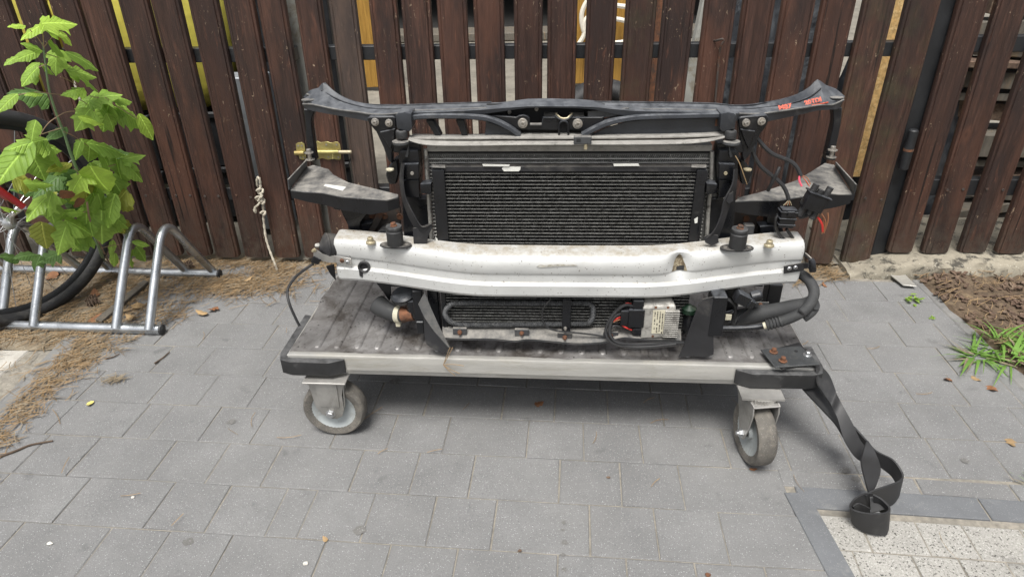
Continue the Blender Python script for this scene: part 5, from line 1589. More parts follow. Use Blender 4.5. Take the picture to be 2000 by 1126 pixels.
# ---------------- lower side flaps
fl1 = FE.part('lower_flap', MB().ribbon([at(817, 594, 1.375), at(829, 620, 1.365), at(846, 645, 1.355), at(875, 678, 1.345)], [at(829, 571, 1.392), at(841, 600, 1.385), at(856, 634, 1.372), at(878, 679, 1.35)], .003), 'plastic_dusty', smooth=50, label='scuffed triangular flap below the left of the bumper beam')
FE.part('flap_skin', MB().prism([at(817, 594, 1.376), at(846, 646, 1.357), at(874, 678, 1.347), at(869, 690, 1.345), at(850, 684, 1.35), at(833, 672, 1.355), at(829, 655, 1.36), at(827, 620, 1.37)], (.001, .004, 0)), 'plastic_matte', fl1)
pbox('flap_bracket', 804, 568, 829, 628, 1.405, 1.43, 'plastic', fl1, bevel=.002)
pbox('flap_bracket', 812, 628, 829, 652, 1.40, 1.42, 'plastic', fl1, bevel=.002)
fl2 = poly('lower_flap', [(1364, 596), (1372, 584), (1393, 579), (1394, 692), (1378, 698), (1352, 695), (1325, 698), (1336, 672), (1350, 632)], 1.352, .003, 'plastic_matte', bevel=.0008, label='matt black plastic flap below the right of the bumper beam')
pbox('flap_bracket', 1394, 580, 1410, 657, 1.35, 1.40, 'plastic', fl2, bevel=.002)
# ---------------- left hose with clamp and rusty pipe
hz = FE.part('left_hose', MB().tube(spline([at(738, 594, 1.47), at(752, 604, 1.455), at(770, 612, 1.44), at(788, 614, 1.43)], 5), [.026, .026, .0255, .025, .0245, .0238, .023, .0225, .022, .0215, .021, .021, .0205, .020, .020, .020], 18), 'hose_rubber')
FE.part('hose_clamp', MB().tube([at(775, 613, 1.436), at(784, 614, 1.432)], .0225, 18), 'cream_plastic', hz)
FE.part('clamp_lock', MB().box(at(778, 632, 1.425), (.012, .012, .012)), 'cream_plastic', hz, .0015)
FE.part('rusty_pipe', MB().tube([at(787, 614, 1.43), at(797, 613, 1.427), at(808, 612, 1.425)], [.021, .018, .018], 18), 'rust', hz)
FE.part('round_cap', MB().lathe(at(788, 576, 1.44), (-.15, -.2, 1), [(.030, -.012), (.032, -.008), (.032, .004), (.026, .009), (.0001, .010)], 22), 'plastic', hz)
poly('hose_plate', [(735, 553), (763, 556), (764, 580), (760, 588), (748, 570)], 1.475, .004, 'plastic', hz)
FE.part('cap_link', MB().lathe(at(806, 582, 1.43), (0, 0, -1), [(.02, 0), (.02, .03), (.016, .05)], 14), 'plastic', hz)
# black behind-filler struts between tray and side
pbox('inner_column', 833, 560, 862, 655, 1.41, 1.44, 'plastic', bevel=.003)
pbox('inner_column', 1412, 560, 1432, 650, 1.44, 1.47, 'plastic', bevel=.003)
pbox('rear_leg', 1503, 556, 1521, 602, 1.56, 1.60, 'plastic', bevel=.002)
pbox('rear_leg', 742, 470, 790, 560, 1.55, 1.60, 'plastic', bevel=.002)
pbox('rear_leg', 1440, 470, 1490, 560, 1.55, 1.60, 'plastic', bevel=.002)
# ---------------- right hoses and pipe
pipe = wire('coolant_pipe', [(1396, 641, 1.39), (1430, 641, 1.388), (1460, 640, 1.386), (1480, 638, 1.384), (1492, 635.5, 1.382)], .0068, 'plastic', sides=12)
FE.part('pipe_ring', MB().tube([at(1491, 636, 1.382), at(1497, 634.5, 1.381)], .0086, 14), 'cream_plastic', pipe)
sl = [at(1497, 634.5, 1.381), at(1503, 633, 1.380), at(1509, 631.5, 1.379), at(1515, 630, 1.378), at(1521, 628.5, 1.377), at(1529, 626, 1.376)]
pts = spline(sl, 3)
FE.part('pipe_sleeve', MB().tube(pts, [.0125 + .0018 * math.sin(i * 2.0) for i in range(len(pts))], 14), 'hose_rubber', pipe)
wire('hose', [(1526, 627, 1.376), (1550, 618, 1.372), (1572, 605, 1.375), (1585, 588, 1.385), (1590, 570, 1.40), (1584, 553, 1.42), (1573, 541, 1.44), (1560, 533, 1.46)], .0125, 'hose_rubber', sides=14, label='thick hose looping up to the right end of the bumper beam')
wire('hose', [(1425, 624, 1.435), (1460, 617, 1.43), (1490, 611, 1.425), (1520, 606, 1.42), (1550, 600, 1.41), (1575, 596, 1.40), (1590, 590, 1.39)], [.022] * 11 + [.0195] * 20, 'hose_rubber', n=5, sides=16, label='fat hose lying behind the looping hose')
wire('hose_tie', [(1560, 604, 1.363), (1567, 611, 1.361), (1573, 619, 1.366)], .0028, 'wire_black', pipe)
wire('hose', [(1570, 622, 1.38), (1583, 613, 1.38), (1592, 602, 1.39), (1591, 592, 1.40)], .009, 'hose_rubber', sides=10, label='short dark hose end behind the loop')
# connectors right of the flap
cn = FE.part('connector', MB().box(at(1452, 583, 1.40), (.046, .03, .026), Matrix.Rotation(math.radians(28), 3, 'Y')), 'plastic', bevel=.003, seg=2)
FE.part('connector_mouth', MB().box(at(1466, 592, 1.392), (.016, .02, .022), Matrix.Rotation(math.radians(28), 3, 'Y')), 'plastic', cn, .002)
FE.part('connector_boss', MB().lathe(at(1476, 578, 1.405), (1, 0, .3), [(.014, -.01), (.014, .01), (.010, .014)], 12), 'plastic', cn)
pbox('connector_tag', 1443, 592, 1457, 598, 1.392, 1.394, 'paper', cn, bevel=0)
pbox('connector_tag', 1418, 614, 1428, 625, 1.40, 1.403, 'label_cream', cn, bevel=.0006)
pbox('sensor_plate', 1474, 590, 1500, 602, 1.44, 1.444, 'plastic_dusty', cn, bevel=.0005)
FE.part('hose_flap', MB().prism([at(u, v, 1.392) for u, v in ((1437, 634), (1446, 617), (1471, 595), (1462, 612), (1447, 626))], (0, .004, 0)), 'plastic', cn)
for L_, r, m in (([(1412, 612, 1.41), (1422, 610, 1.405), (1432, 607, 1.40)], .0042, 'plastic'), ([(1411, 596, 1.41), (1418, 594, 1.405)], .003, 'bolt_steel'), ([(1425, 628, 1.41), (1424, 618, 1.405)], .004, 'plastic_dusty'), ([(1412, 580, 1.42), (1430, 590, 1.41), (1436, 606, 1.41), (1430, 630, 1.41)], .0045, 'wire_black')):
    wire('small_pipe', L_, r, m, cn)
p = at(1485, 594, 1.438)
FE.part('rusty_nut', MB().lathe(p, (0, -1, 0), [(.005, 0), (.005, .005)], 6), 'rust', cn)

# ---------------- wiring loom on the right
loom = wire('wiring_loom', [(1470, 262, 1.48), (1482, 274, 1.475), (1497, 291, 1.47), (1512, 302, 1.468), (1532, 310, 1.468), (1548, 318, 1.466), (1558, 330, 1.462), (1564, 344, 1.458)], .0048, 'wire_black')
wire('loom_branch', [(1466, 285, 1.475), (1474, 306, 1.472), (1486, 325, 1.47), (1504, 340, 1.468), (1518, 351, 1.465), (1530, 364, 1.462), (1537, 378, 1.458), (1540, 390, 1.455)], .0046, 'wire_black', loom)
wire('loom_branch', [(1523, 326, 1.466), (1516, 341, 1.462), (1507, 358, 1.466), (1500, 372, 1.475)], .0042, 'wire_black', loom)
c1 = FE.part('plug_housing', MB().box(at(1536, 424, 1.452), (.036, .026, .046), Matrix.Rotation(math.radians(3), 3, 'Y')), 'plastic', loom, .004, 2)
for dz in (-.015, .0, .016):
    FE.part('plug_rib', MB().box(at(1536, 424, 1.452) + V((0, 0, dz)), (.040, .029, .004), Matrix.Rotation(math.radians(3), 3, 'Y')), 'plastic', loom, .001)
FE.part('plug_latch', MB().box(at(1545, 418, 1.437), (.016, .004, .012)), 'plastic', loom, .001)
for k in range(5):
    wire('wire_strand', [(1540, 389, 1.455), (1537 + k * 1.6, 394, 1.453), (1530 + k * 4, 401, 1.452)], .0009, 'wire_brown' if k % 2 else 'bolt_yellow', loom, sides=5)
rot = Matrix.Rotation(math.radians(20), 3, 'Y')
cc = at(1590, 394, 1.445)
c2 = FE.part('fuse_block', MB().box(cc, (.048, .026, .038), rot), 'plastic', loom, .003, 2)
FE.part('fuse_flange', MB().box(cc + rot @ V((0, 0, .020)), (.056, .032, .003), rot), 'plastic', loom, .001)
for k, (x, h_) in enumerate(((-.017, .020), (0, .012), (.016, .024))):
    q = cc + rot @ V((x, 0, .019))
    FE.part('seal_sleeve', MB().tube([q, q + rot @ V((0, 0, h_))], .0074, 12), 'rubber', loom)
for k, (x, h_) in enumerate(((-.015, .022), (.003, .012), (.017, .020))):
    q = cc + rot @ V((x, 0, -.018))
    FE.part('seal_sleeve', MB().tube([q, q - rot @ V((0, 0, h_))], .0072, 12), 'rubber', loom)
for L_, m, r in (([(1562, 342, 1.458), (1561, 352, 1.452), (1566, 364, 1.446)], 'wire_pink', .0024), ([(1565, 343, 1.458), (1572, 351, 1.452), (1579, 362, 1.447)], 'wire_brown', .0012),
                 ([(1566, 342, 1.458), (1577, 348, 1.452), (1583, 360, 1.447)], 'wire_brown', .0012), ([(1567, 344, 1.458), (1575, 354, 1.45), (1581, 364, 1.447)], 'wire_red', .0010),
                 ([(1597, 424, 1.442), (1605, 437, 1.438), (1607, 452, 1.438)], 'wire_red', .0026), ([(1601, 413, 1.442), (1611, 428, 1.438), (1612, 440, 1.437), (1605, 456, 1.438)], 'wire_brown', .0016),
                 ([(1603, 412, 1.442), (1609, 430, 1.44), (1606, 455, 1.439)], 'wire_brown', .0014), ([(1617, 416, 1.442), (1617, 432, 1.438), (1609, 455, 1.438)], 'wire_brown', .0018)):
    wire('wire_strand', L_, r, m, loom, sides=6)
wire('lower_cable', [(1519, 420, 1.452), (1515, 430, 1.45), (1517, 448, 1.45), (1528, 464, 1.452), (1548, 478, 1.455), (1572, 496, 1.452)], .0034, 'wire_black', loom)
wire('lower_cable', [(1536, 447, 1.452), (1545, 460, 1.455), (1555, 474, 1.458), (1562, 486, 1.458)], .0038, 'wire_black', loom)
wire('lower_cable', [(1560, 424, 1.48), (1575, 420, 1.475), (1586, 413, 1.468)], .006, 'wire_black', loom)
# ================================================================== BICYCLE RACK
RK = Thing('bicycle_rack', 'galvanised tube bicycle rack with bent hoops, standing by the fence', 'bicycle rack', (-1.45, 2.1, 0), 0)
fA, fB = V((-2.35, 1.985, .017)), V((-1.172, 1.888, .017))
bA, bB = V((-2.35, 2.39, .017)), V((-1.128, 2.283, .017))
RK.part('base_tube', MB().tube([fA, fB], .017, 16), 'galv')
RK.part('base_tube', MB().tube([bA, bB], .017, 16), 'galv')
for e, s_ in ((fB, fA), (bB, bA)):
    d = (e - s_).normalized()
    RK.part('end_cap', MB().lathe(e, d, [(.0178, -.004), (.0178, .002), (.012, .005), (.0001, .0055)], 16), 'rubber')
def hoop(F, B):
    F, B = V((*F, .026)), V((*B, .026))
    d = (B - F)
    L = d.length
    d.normalize()
    pr = [(0, .0), (.055, .075), (.11, .15), (.158, .214), (.178, .240), (.198, .258), (.222, .266), (.246, .260), (.266, .240), (.290, .204), (.33, .142), (.38, .066), (.425, .0)]
    pts = [F + d * (s_ * L / .425) + V((0, 0, z)) for s_, z in pr]
    RK.part('hoop', MB().tube(spline(pts, 4), .0145, 14), 'galv', smooth=50)
for F, B in (((-1.206, 1.872), (-1.155, 2.292)), ((-1.322, 1.884), (-1.263, 2.302)), ((-1.611, 1.908), (-1.571, 2.328)), ((-1.727, 1.918), (-1.695, 2.34)), ((-2.02, 1.945), (-1.99, 2.36)), ((-2.14, 1.955), (-2.11, 2.37))):
    hoop(F, B)

# ================================================================== BICYCLE (front wheel in the rack)
BK = Thing('bicycle', 'bicycle with black tyre and red fork, its front wheel standing in the rack', 'bicycle', (-1.661, 2.027, 0), 0)
wc = V((-1.661, 2.027, .357))
psi = math.radians(60.2)
wd_, wn_ = V((math.cos(psi), math.sin(psi), 0)), V((math.sin(psi), -math.cos(psi), 0))
def ring(R, prof, n=64, name='tyre', mat='bike_tyre', smooth=40):
    m = MB()
    secs = []
    for k in range(n + 1):
        a = 2 * PI * k / n
        rad = wd_ * math.cos(a) + V((0, 0, 1)) * math.sin(a)
        secs.append([wc + rad * (R + pr) + wn_ * pn for pr, pn in prof])
    m.loft(secs, cap=False)
    return BK.part(name, m, mat, smooth=smooth)
ring(.335, [(.0250 * math.cos(a), .0245 * math.sin(a)) for a in [2 * PI * k / 12 for k in range(12)]])
ring(.308, [(.008, -.010), (.008, .010), (-.004, .0105), (-.010, .006), (-.010, -.006), (-.004, -.0105)], name='rim', mat='iron_black')
hub = BK.part('hub', MB().lathe(wc, wn_, [(.006, -.06), (.006, -.045), (.012, -.044), (.022, -.036), (.022, -.032), (.012, -.03), (.011, .03), (.022, .032), (.022, .036), (.012, .044), (.006, .045), (.006, .06)], 14), 'zinc')
for k in range(28):
    a = 2 * PI * k / 28
    b_ = a + (.55 if k % 2 else -.55) * (1 if (k // 2) % 2 else -1)
    sd = 1 if k % 2 else -1
    h_ = wc + (wd_ * math.cos(b_) + V((0, 0, 1)) * math.sin(b_)) * .021 + wn_ * (.034 * sd)
    r_ = wc + (wd_ * math.cos(a) + V((0, 0, 1)) * math.sin(a)) * .300
    BK.part('spoke', MB().tube([h_, r_], .0011, 5), 'zinc', smooth=60)
fk0, fk1 = W(46, 404, 1.86), W(-60, 333, 1.80)
BK.part('fork_blade', MB().tube([fk0, lerp(fk0, fk1, .5), fk1, lerp(fk0, fk1, 2.2)], [.010, .0115, .013, .014], 12), 'red_paint')
fk2 = fk0 + wn_ * -.11 + V((0, .02, 0))
BK.part('fork_blade', MB().tube([fk2, fk2 + (fk1 - fk0) * 2.2], [.010, .013], 12), 'red_paint')
BK.part('dropout', MB().tube([fk0, lerp(fk0, wc, .6), wc + wn_ * .05], [.007, .006, .006], 8), 'zinc')
cr_ = lerp(fk0, fk1, 2.2)
BK.part('fork_crown', MB().tube([cr_, cr_ + wn_ * -.11 + V((0, .02, 0))], .016, 12), 'red_paint')
BK.part('steerer', MB().tube([cr_ + wn_ * -.055, cr_ + wn_ * -.055 + (fk1 - fk0) * 1.3 + V((0, 0, .1))], .017, 12), 'red_paint')

# ================================================================== SAPLING
SP = Thing('maple_sapling', 'young box-elder sapling with bright green lobed leaves by the bicycle rack', 'sapling', (-1.78, 2.36, 0), 0)
def pl(u, v, dd=0.0):
    return on_depth(u, v, 1.80 + .35 * u / 300.0 + dd, 0)
base = on_level(205, 516, .0)
stem = [pl(84, 84), pl(90, 135), pl(97, 180), pl(113, 230), pl(126, 262), pl(138, 300), pl(155, 345), pl(166, 395, .02), pl(182, 450, .06), pl(197, 492, .12), base]
SP.part('stem', MB().tube(spline(stem, 4), [.0022 + .0040 * i / 40 for i in range(41)], 8), 'stem')
st2 = [base + V((.02, 0, 0)), pl(192, 470, .05), pl(176, 430, -.02), pl(170, 395, -.05)]
SP.part('stem', MB().tube(spline(st2, 4), .003, 7), 'petiole', label='thin brown side stem')
for L_ in ([(118, 150), (140, 160), (178, 188), (205, 190)], [(98, 183), (70, 180), (32, 186)], [(98, 183), (130, 187), (160, 197), (172, 206)], [(112, 228), (95, 240), (82, 258), (76, 274)], [(113, 227), (130, 219), (152, 217)],
           [(124, 257), (145, 266), (160, 277), (176, 287)], [(150, 340), (185, 332), (222, 322), (250, 312)], [(146, 330), (165, 345), (183, 350)], [(160, 360), (135, 375), (100, 400)], [(86, 92), (100, 75), (116, 56)],
           [(86, 92), (72, 72), (58, 58)], [(88, 105), (100, 108), (112, 112)], [(170, 395), (200, 395), (235, 386)], [(176, 430), (195, 432), (205, 438)], [(172, 410), (150, 425), (130, 455)], [(86, 95), (84, 70), (82, 50)],
           [(195, 485), (225, 478), (262, 475)], [(120, 250), (100, 256), (82, 262)], [(90, 125), (70, 135), (58, 145)], [(205, 190), (240, 215), (285, 240)]):
    pts = spline([pl(u, v, -.01 + .01 * i) for i, (u, v) in enumerate(L_)], 4)
    SP.part('petiole', MB().tube(pts, .0012, 6), 'petiole')
def leaf_mesh(var, fold, droop):
    rg_ = random.Random(var)
    base_o = [[(.02, .0), (.14, .02), (.30, .08), (.50, .24), (.38, .31), (.27, .35), (.38, .50), (.46, .62), (.27, .63), (.16, .80), (.0, 1.0)],
              [(.02, .0), (.14, .06), (.30, .20), (.33, .33), (.30, .42), (.34, .52), (.24, .66), (.22, .76), (.12, .86), (.06, .94), (.0, 1.0)],
              [(.02, .0), (.20, .02), (.42, .16), (.50, .36), (.34, .37), (.36, .52), (.42, .62), (.24, .68), (.20, .80), (.08, .90), (.0, 1.0)],
              [(.02, .0), (.10, .05), (.22, .22), (.26, .38), (.25, .48), (.27, .58), (.20, .70), (.17, .80), (.10, .88), (.05, .95), (.0, 1.0)]][var % 4]
    vs, fs = [], []
    def zf(x, y):
        return -fold * abs(x) ** 1.2 - droop * y * y + .05 * math.sin(y * 21 + abs(x) * 9 + var) * abs(x) * 2.4
    for s_ in (-1, 1):
        o = len(vs)
        k = rg_.uniform(.88, 1.1)
        for (x, y) in base_o:
            x2 = x * k * s_
            y2 = y + rg_.uniform(-.012, .012)
            ys = y * .97
            vs += [(0, ys, zf(0, ys)), (x2 * .55, (ys + y2) / 2 + .01, zf(x2 * .55, ys)), (x2, y2, zf(x2, y2))]
        n = len(base_o)
        for i in range(n - 1):
            q = o + 3 * i
            for c in (0, 1):
                f_ = (q + c, q + c + 1, q + c + 4, q + c + 3)
                fs.append(f_ if s_ > 0 else f_[::-1])
    m = MB().add(vs, fs)
    me = bpy.data.meshes.new('leaf')
    me.from_pydata([tuple(p) for p in m.v], [], m.f)
    me.polygons.foreach_set('use_smooth', [True] * len(me.polygons))
    return me
LM = {}
def leaf_of(var, mat):
    if (var, mat) not in LM:
        me = leaf_mesh(var, .25 + .1 * (var % 3), .16 + .10 * (var % 2))
        me.materials.append(MATS[mat])
        LM[(var, mat)] = me
    return LM[(var, mat)]
LEAVES = [(112, 43, 62, 5, 'y'), (62, 56, 55, 200, 'y'), (34, 48, 32, 172, 'y'), (86, 46, 34, 70, 'y'), (112, 63, 45, -5, 'y'), (128, 72, 34, -40, 'y'), (67, 91, 38, 150, 'n'), (50, 106, 55, 190, 'n'), (20, 116, 32, 200, 'n'), (112, 92, 44, -35, 'n'), (108, 120, 50, -95, 'n'),
          (157, 112, 64, -20, 'n'), (160, 140, 66, -8, 'n'), (173, 157, 52, -25, 'n'), (142, 176, 46, 190, 'n'), (56, 147, 48, 220, 'n'), (93, 132, 32, -30, 'n'), (63, 128, 32, 200, 'n'), (56, 179, 74, 172, 'd'), (13, 198, 52, 215, 'n'),
          (201, 187, 62, 15, 'n'), (235, 188, 58, 0, 'n'), (220, 207, 68, -22, 'n'), (164, 209, 64, 228, 'n'), (160, 233, 52, 232, 'n'), (203, 233, 60, 252, 'n'), (257, 226, 68, -30, 'n'), (285, 245, 54, -58, 'y'), (218, 239, 40, -60, 'n'), (106, 257, 52, 200, 'd'),
          (56, 278, 74, 190, 'n'), (24, 312, 108, 222, 'n'), (71, 317, 60, -62, 'n'), (112, 297, 74, -35, 'n'), (88, 283, 60, -10, 'n'), (149, 291, 44, 240, 'n'), (173, 297, 48, 262, 'n'), (206, 284, 74, -8, 'n'), (233, 297, 64, -5, 'd'), (209, 312, 50, -48, 'n'), (257, 306, 48, 18, 'n'),
          (257, 328, 54, -38, 'n'), (231, 338, 58, -82, 'n'), (186, 334, 44, 10, 'n'), (148, 358, 58, 232, 'y'), (194, 358, 78, -62, 'y'), (210, 345, 50, -15, 'n'), (116, 345, 74, 200, 'd'), (86, 364, 66, 215, 'd'), (119, 330, 38, 40, 'n'), (128, 362, 60, 285, 'd'), (71, 400, 74, 218, 'n'), (97, 408, 54, 282, 'n'),
          (246, 384, 74, -28, 'w'), (229, 392, 54, 228, 'w'), (214, 408, 64, 250, 'n'), (119, 466, 70, 248, 'n'), (153, 440, 58, -20, 'n'), (198, 444, 68, 270, 'n'), (203, 414, 54, -70, 'n'), (231, 428, 50, -30, 'n'), (239, 448, 46, -60, 'w'), (216, 482, 30, 250, 'n'), (222, 508, 30, 260, 'n'), (258, 490, 32, 10, 'n'),
          (274, 473, 34, -5, 'n'), (276, 494, 34, -50, 'n'), (248, 507, 34, -85, 'n'), (95, 502, 46, 200, 'd'), (50, 497, 44, 180, 'd'), (70, 515, 40, 240, 'd'), (123, 417, 48, 200, 'n'), (20, 500, 40, 160, 'd'), (150, 470, 40, 300, 'n'), (175, 375, 46, 200, 'd'), (140, 395, 60, 250, 'd'), (165, 405, 56, 230, 'd'), (190, 400, 50, 290, 'n'), (226, 360, 44, 300, 'n'), (60, 372, 60, 160, 'd')]
rl = random.Random(11)
for _ in range(26):
    LEAVES.append((max(20, min(262, rl.gauss(160, 55))), max(270, min(480, rl.gauss(380, 50))), rl.uniform(30, 56), rl.choice((rl.uniform(180, 330), rl.uniform(-60, 30))), rl.choice('nnndw')))
for _ in range(4):
    LEAVES.append((max(30, min(230, rl.gauss(120, 45))), max(70, min(300, rl.gauss(190, 60))), rl.uniform(28, 48), rl.uniform(150, 380), rl.choice('nnyd')))
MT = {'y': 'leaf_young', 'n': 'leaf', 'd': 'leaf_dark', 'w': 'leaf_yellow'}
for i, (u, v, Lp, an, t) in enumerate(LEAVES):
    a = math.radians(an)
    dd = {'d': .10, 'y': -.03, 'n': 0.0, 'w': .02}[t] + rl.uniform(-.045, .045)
    tip = pl(u + math.cos(a) * Lp * .5, v - math.sin(a) * Lp * .5, dd)
    bs = pl(u - math.cos(a) * Lp * .5, v + math.sin(a) * Lp * .5, dd)
    ax = (tip - bs)
    Lm = ax.length * 1.02
    view = (CAMPOS - tip).normalized()
    ydir = (ax.normalized() + view * rl.uniform(-.25, .45)).normalized()
    nrm = (view * .7 + V((rl.uniform(-.4, .4), 0, .95))).normalized()
    xdir = ydir.cross(nrm).normalized()
    zdir = xdir.cross(ydir)
    me = leaf_of(i % 4 if Lp > 40 else 3 if i % 2 else 1, MT[t])
    o = link('leaf', me, None, SP.o)
    wd2 = rl.uniform(.85, 1.12)
    M4 = Matrix(((xdir.x * Lm * wd2, ydir.x * Lm, zdir.x * Lm, bs.x), (xdir.y * Lm * wd2, ydir.y * Lm, zdir.y * Lm, bs.y), (xdir.z * Lm * wd2, ydir.z * Lm, zdir.z * Lm, bs.z), (0, 0, 0, 1)))
    loc, rot_, scl = M4.decompose()
    o.location = loc - SP.base
    o.rotation_mode = 'QUATERNION'
    o.rotation_quaternion = rot_
    o.scale = scl
# two withered leaves hanging in the crown
for (u, v, Lp, an) in ((157, 402, 34, 230), (142, 385, 24, 200)):
    a = math.radians(an)
    bs = pl(u, v, -.06)
    me = leaf_of(1, 'dead_leaf')
    o = link('withered_leaf', me, None, SP.o, bs - SP.base, (1.0, .3, a))
    o.scale = (.06, .06, .06)

# ================================================================== NEEDLES, BARK, GRASS
def strips(spots, lo, hi, wd, seed, zf=lambda x, y: .004):
    rg_ = random.Random(seed)
    m = MB()
    vs, fs = [], []
    for (x, y) in spots:
        a = rg_.uniform(0, PI)
        L = rg_.uniform(lo, hi)
        c = rg_.uniform(-.5, .5)
        z0 = zf(x, y) + rg_.uniform(0, .010)
        tilt = rg_.uniform(-.10, .10)
        o = len(vs)
        for k in range(4):
            t = k / 3 - .5
            aa = a + c * t
            px, py = x + math.cos(aa) * L * t, y + math.sin(aa) * L * t
            nx, ny = -math.sin(aa) * wd / 2, math.cos(aa) * wd / 2
            zz = max(.0015, z0 + tilt * L * t)
            vs += [(px - nx, py - ny, zz), (px + nx, py + ny, zz + .0006)]
        for k in range(3):
            q = o + 2 * k
            fs.append((q, q + 1, q + 3, q + 2))
    return m.add(vs, fs)
rs_ = random.Random(21)
def scatter(n, dens, x0, x1, y0, y1):
    out = []
    tries = 0
    while len(out) < n and tries < n * 60:
        tries += 1
        x, y = rs_.uniform(x0, x1), rs_.uniform(y0, y1)
        if rs_.random() < dens(x, y):
            out.append((x, y))
    return out
def d_left(x, y):
    edge = -1.30 + .33 * max(0, min(1, (y - 1.75) / .5)) + .10 * fbm(x, y, 5, 4)      # litter thins out over the paving
    k = max(0, min(1, (edge - x) / .16 + .35))
    c = .5 + .9 * fbm(x, y, 8, 6)
    if y < 1.84 and x < -1.44:
        c *= .10
    return max(0, min(1, k * c))
nd = scatter(4200, d_left, -2.2, -.85, 1.62, 2.43)
def d_fence(x, y):
    c = .35 + 1.1 * fbm(x, y, 2, 7)
    return max(0, min(1, c)) * max(0, min(1, (y - (2.22 - .09 * x)) / .08)) * (1 if x < -.55 or x > .75 else .12)
nd += scatter(1200, d_fence, -1.3, 1.25, 2.1, 2.42)
cpt = on_level(505, 560, 0)
nd += [(cpt.x + rs_.gauss(0, .10), cpt.y + rs_.gauss(0, .05)) for _ in range(420)]
cpt = on_level(545, 532, 0)
nd += [(cpt.x + rs_.gauss(0, .06), cpt.y + rs_.gauss(0, .03)) for _ in range(200)]
for k in range(500):                                    # drift along the left kerb
    y = rs_.uniform(1.0, 1.85)
    nd.append((-1.39 + rs_.gauss(0, .032) + .02 * fbm(1, y, 2, 5), y))
cpt = on_level(223, 745, 0)
nd_clump = [(cpt.x + rs_.gauss(0, .018), cpt.y + rs_.gauss(0, .010)) for _ in range(70)]
nd_stray = [(rs_.uniform(-1.3, 1.3), rs_.uniform(.75, 2.2)) for _ in range(42)]
zleft = lambda x, y: max(.003, soil_z(x, y)) if x < -1.40 else .003
o = struct('pine_needles', strips(nd, .035, .085, .0017, 5, zleft), 'needle', 0, kind='stuff')
o['label'] = 'dry orange-brown pine needles strewn round the rack and along the fence'
o = struct('pine_needles', strips(nd[::3], .02, .06, .0022, 6, zleft), 'needle_grey', 0, kind='stuff')
o['label'] = 'greyish old pine needles mixed into the litter'
o = struct('needle_clump', strips(nd_clump, .02, .045, .0013, 8, lambda x, y: .003), 'needle_grey', 0, kind='stuff')
o['label'] = 'small clump of dry needles on the left paving'
o = struct('stray_needles', strips(nd_stray, .03, .075, .0013, 9, lambda x, y: .002), 'needle', 0, kind='stuff')
o['label'] = 'single dry pine needles scattered over the paving'
# mulch bed at right
mz = lambda x, y: .010 + 1.6 * soil_z(x, y)
sp_ = scatter(2600, lambda x, y: .5 + .6 * fbm(x, y, 3, 6), 1.50, 2.7, 1.1, 2.26)
m = MB()
rb_ = random.Random(31)
for (x, y) in sp_:
    L, w_, h_ = rb_.uniform(.008, .030), rb_.uniform(.005, .015), rb_.uniform(.002, .005)
    R3 = (Matrix.Rotation(rb_.uniform(0, 6.3), 3, 'Z') @ Matrix.Rotation(rb_.uniform(-.5, .5), 3, 'X') @ Matrix.Rotation(rb_.uniform(-.4, .4), 3, 'Y'))
    m.box((x, y, mz(x, y) + rb_.uniform(0, .006)), (L, w_, h_), R3)
o = struct('bark_mulch', m, 'bark', 0, kind='stuff')
o['label'] = 'brown bark mulch covering the bed right of the kerb'
sp_ = scatter(1500, lambda x, y: .4 + .8 * fbm(x, y, 13, 5), 1.50, 2.7, 1.1, 2.26)
o = struct('mulch_needles', strips(sp_, .03, .085, .0017, 12, lambda x, y: mz(x, y) + .006), 'needle', 0, kind='stuff')
o['label'] = 'dry needles lying over the bark mulch'
def grass(name, label, cat, cx, cy, rad, n, hmin, hmax, seed, wid=.006, mat='grass_blade', lean=1.0):
    T = Thing(name, label, cat, (cx, cy, .005), 0)
    rg_ = random.Random(seed)
    for k in range(n):
        a = rg_.uniform(0, 2 * PI)
        r = rad * math.sqrt(rg_.random())
        x, y = cx + r * math.cos(a) * 1.5, cy + r * math.sin(a) * .8
        if n > 60:
            kx, ky = ((-.06, -.02), (.03, .03), (.09, -.04), (.14, .02), (.02, -.06))[k % 5]
            x, y = cx + kx + r * .45 * math.cos(a), cy + ky + r * .35 * math.sin(a)
        L = rg_.uniform(hmin, hmax)
        out = V((math.cos(a + rg_.uniform(-.9, .9)), math.sin(a + rg_.uniform(-.9, .9)), 0))
        z0 = mz(x, y) if x > 1.5 else .004
        up_ = rg_.uniform(.10, .5)
        ctr = []
        for i in range(6):
            t = i / 5
            ctr.append(V((x, y, z0)) + out * (L * lean * (t * .6 + t * t * .4)) + V((0, 0, L * up_ * (t * 1.25 - t * t * .95))))
        side = V((-out.y, out.x, 0))
        w_ = wid * rg_.uniform(.6, 1.2)
        Lr = [p - side * w_ / 2 * (1 - (i / 5) ** 2 * .92) for i, p in enumerate(ctr)]
        Rr = [p + side * w_ / 2 * (1 - (i / 5) ** 2 * .92) + V((0, 0, .001)) for i, p in enumerate(ctr)]
        vs = [q for pr in zip(Lr, Rr) for q in pr]
        fs = [(2 * i, 2 * i + 1, 2 * i + 3, 2 * i + 2) for i in range(5)]
        T.part('blade', MB().add(vs, fs), 'needle_grey' if rg_.random() < .14 else mat, smooth=60)
    return T
gc = on_level(1925, 690, 0)
grass('grass_tuft', 'bright green grass tuft spilling over the right kerb', 'grass', gc.x + .02, gc.y, .085, 190, .04, .13, 3, .0085)
gc = on_level(1998, 945, 0)
grass('grass_tuft', 'small green weed tuft at the right edge of the paving', 'grass', gc.x + .02, gc.y, .02, 26, .02, .05, 4, .004)
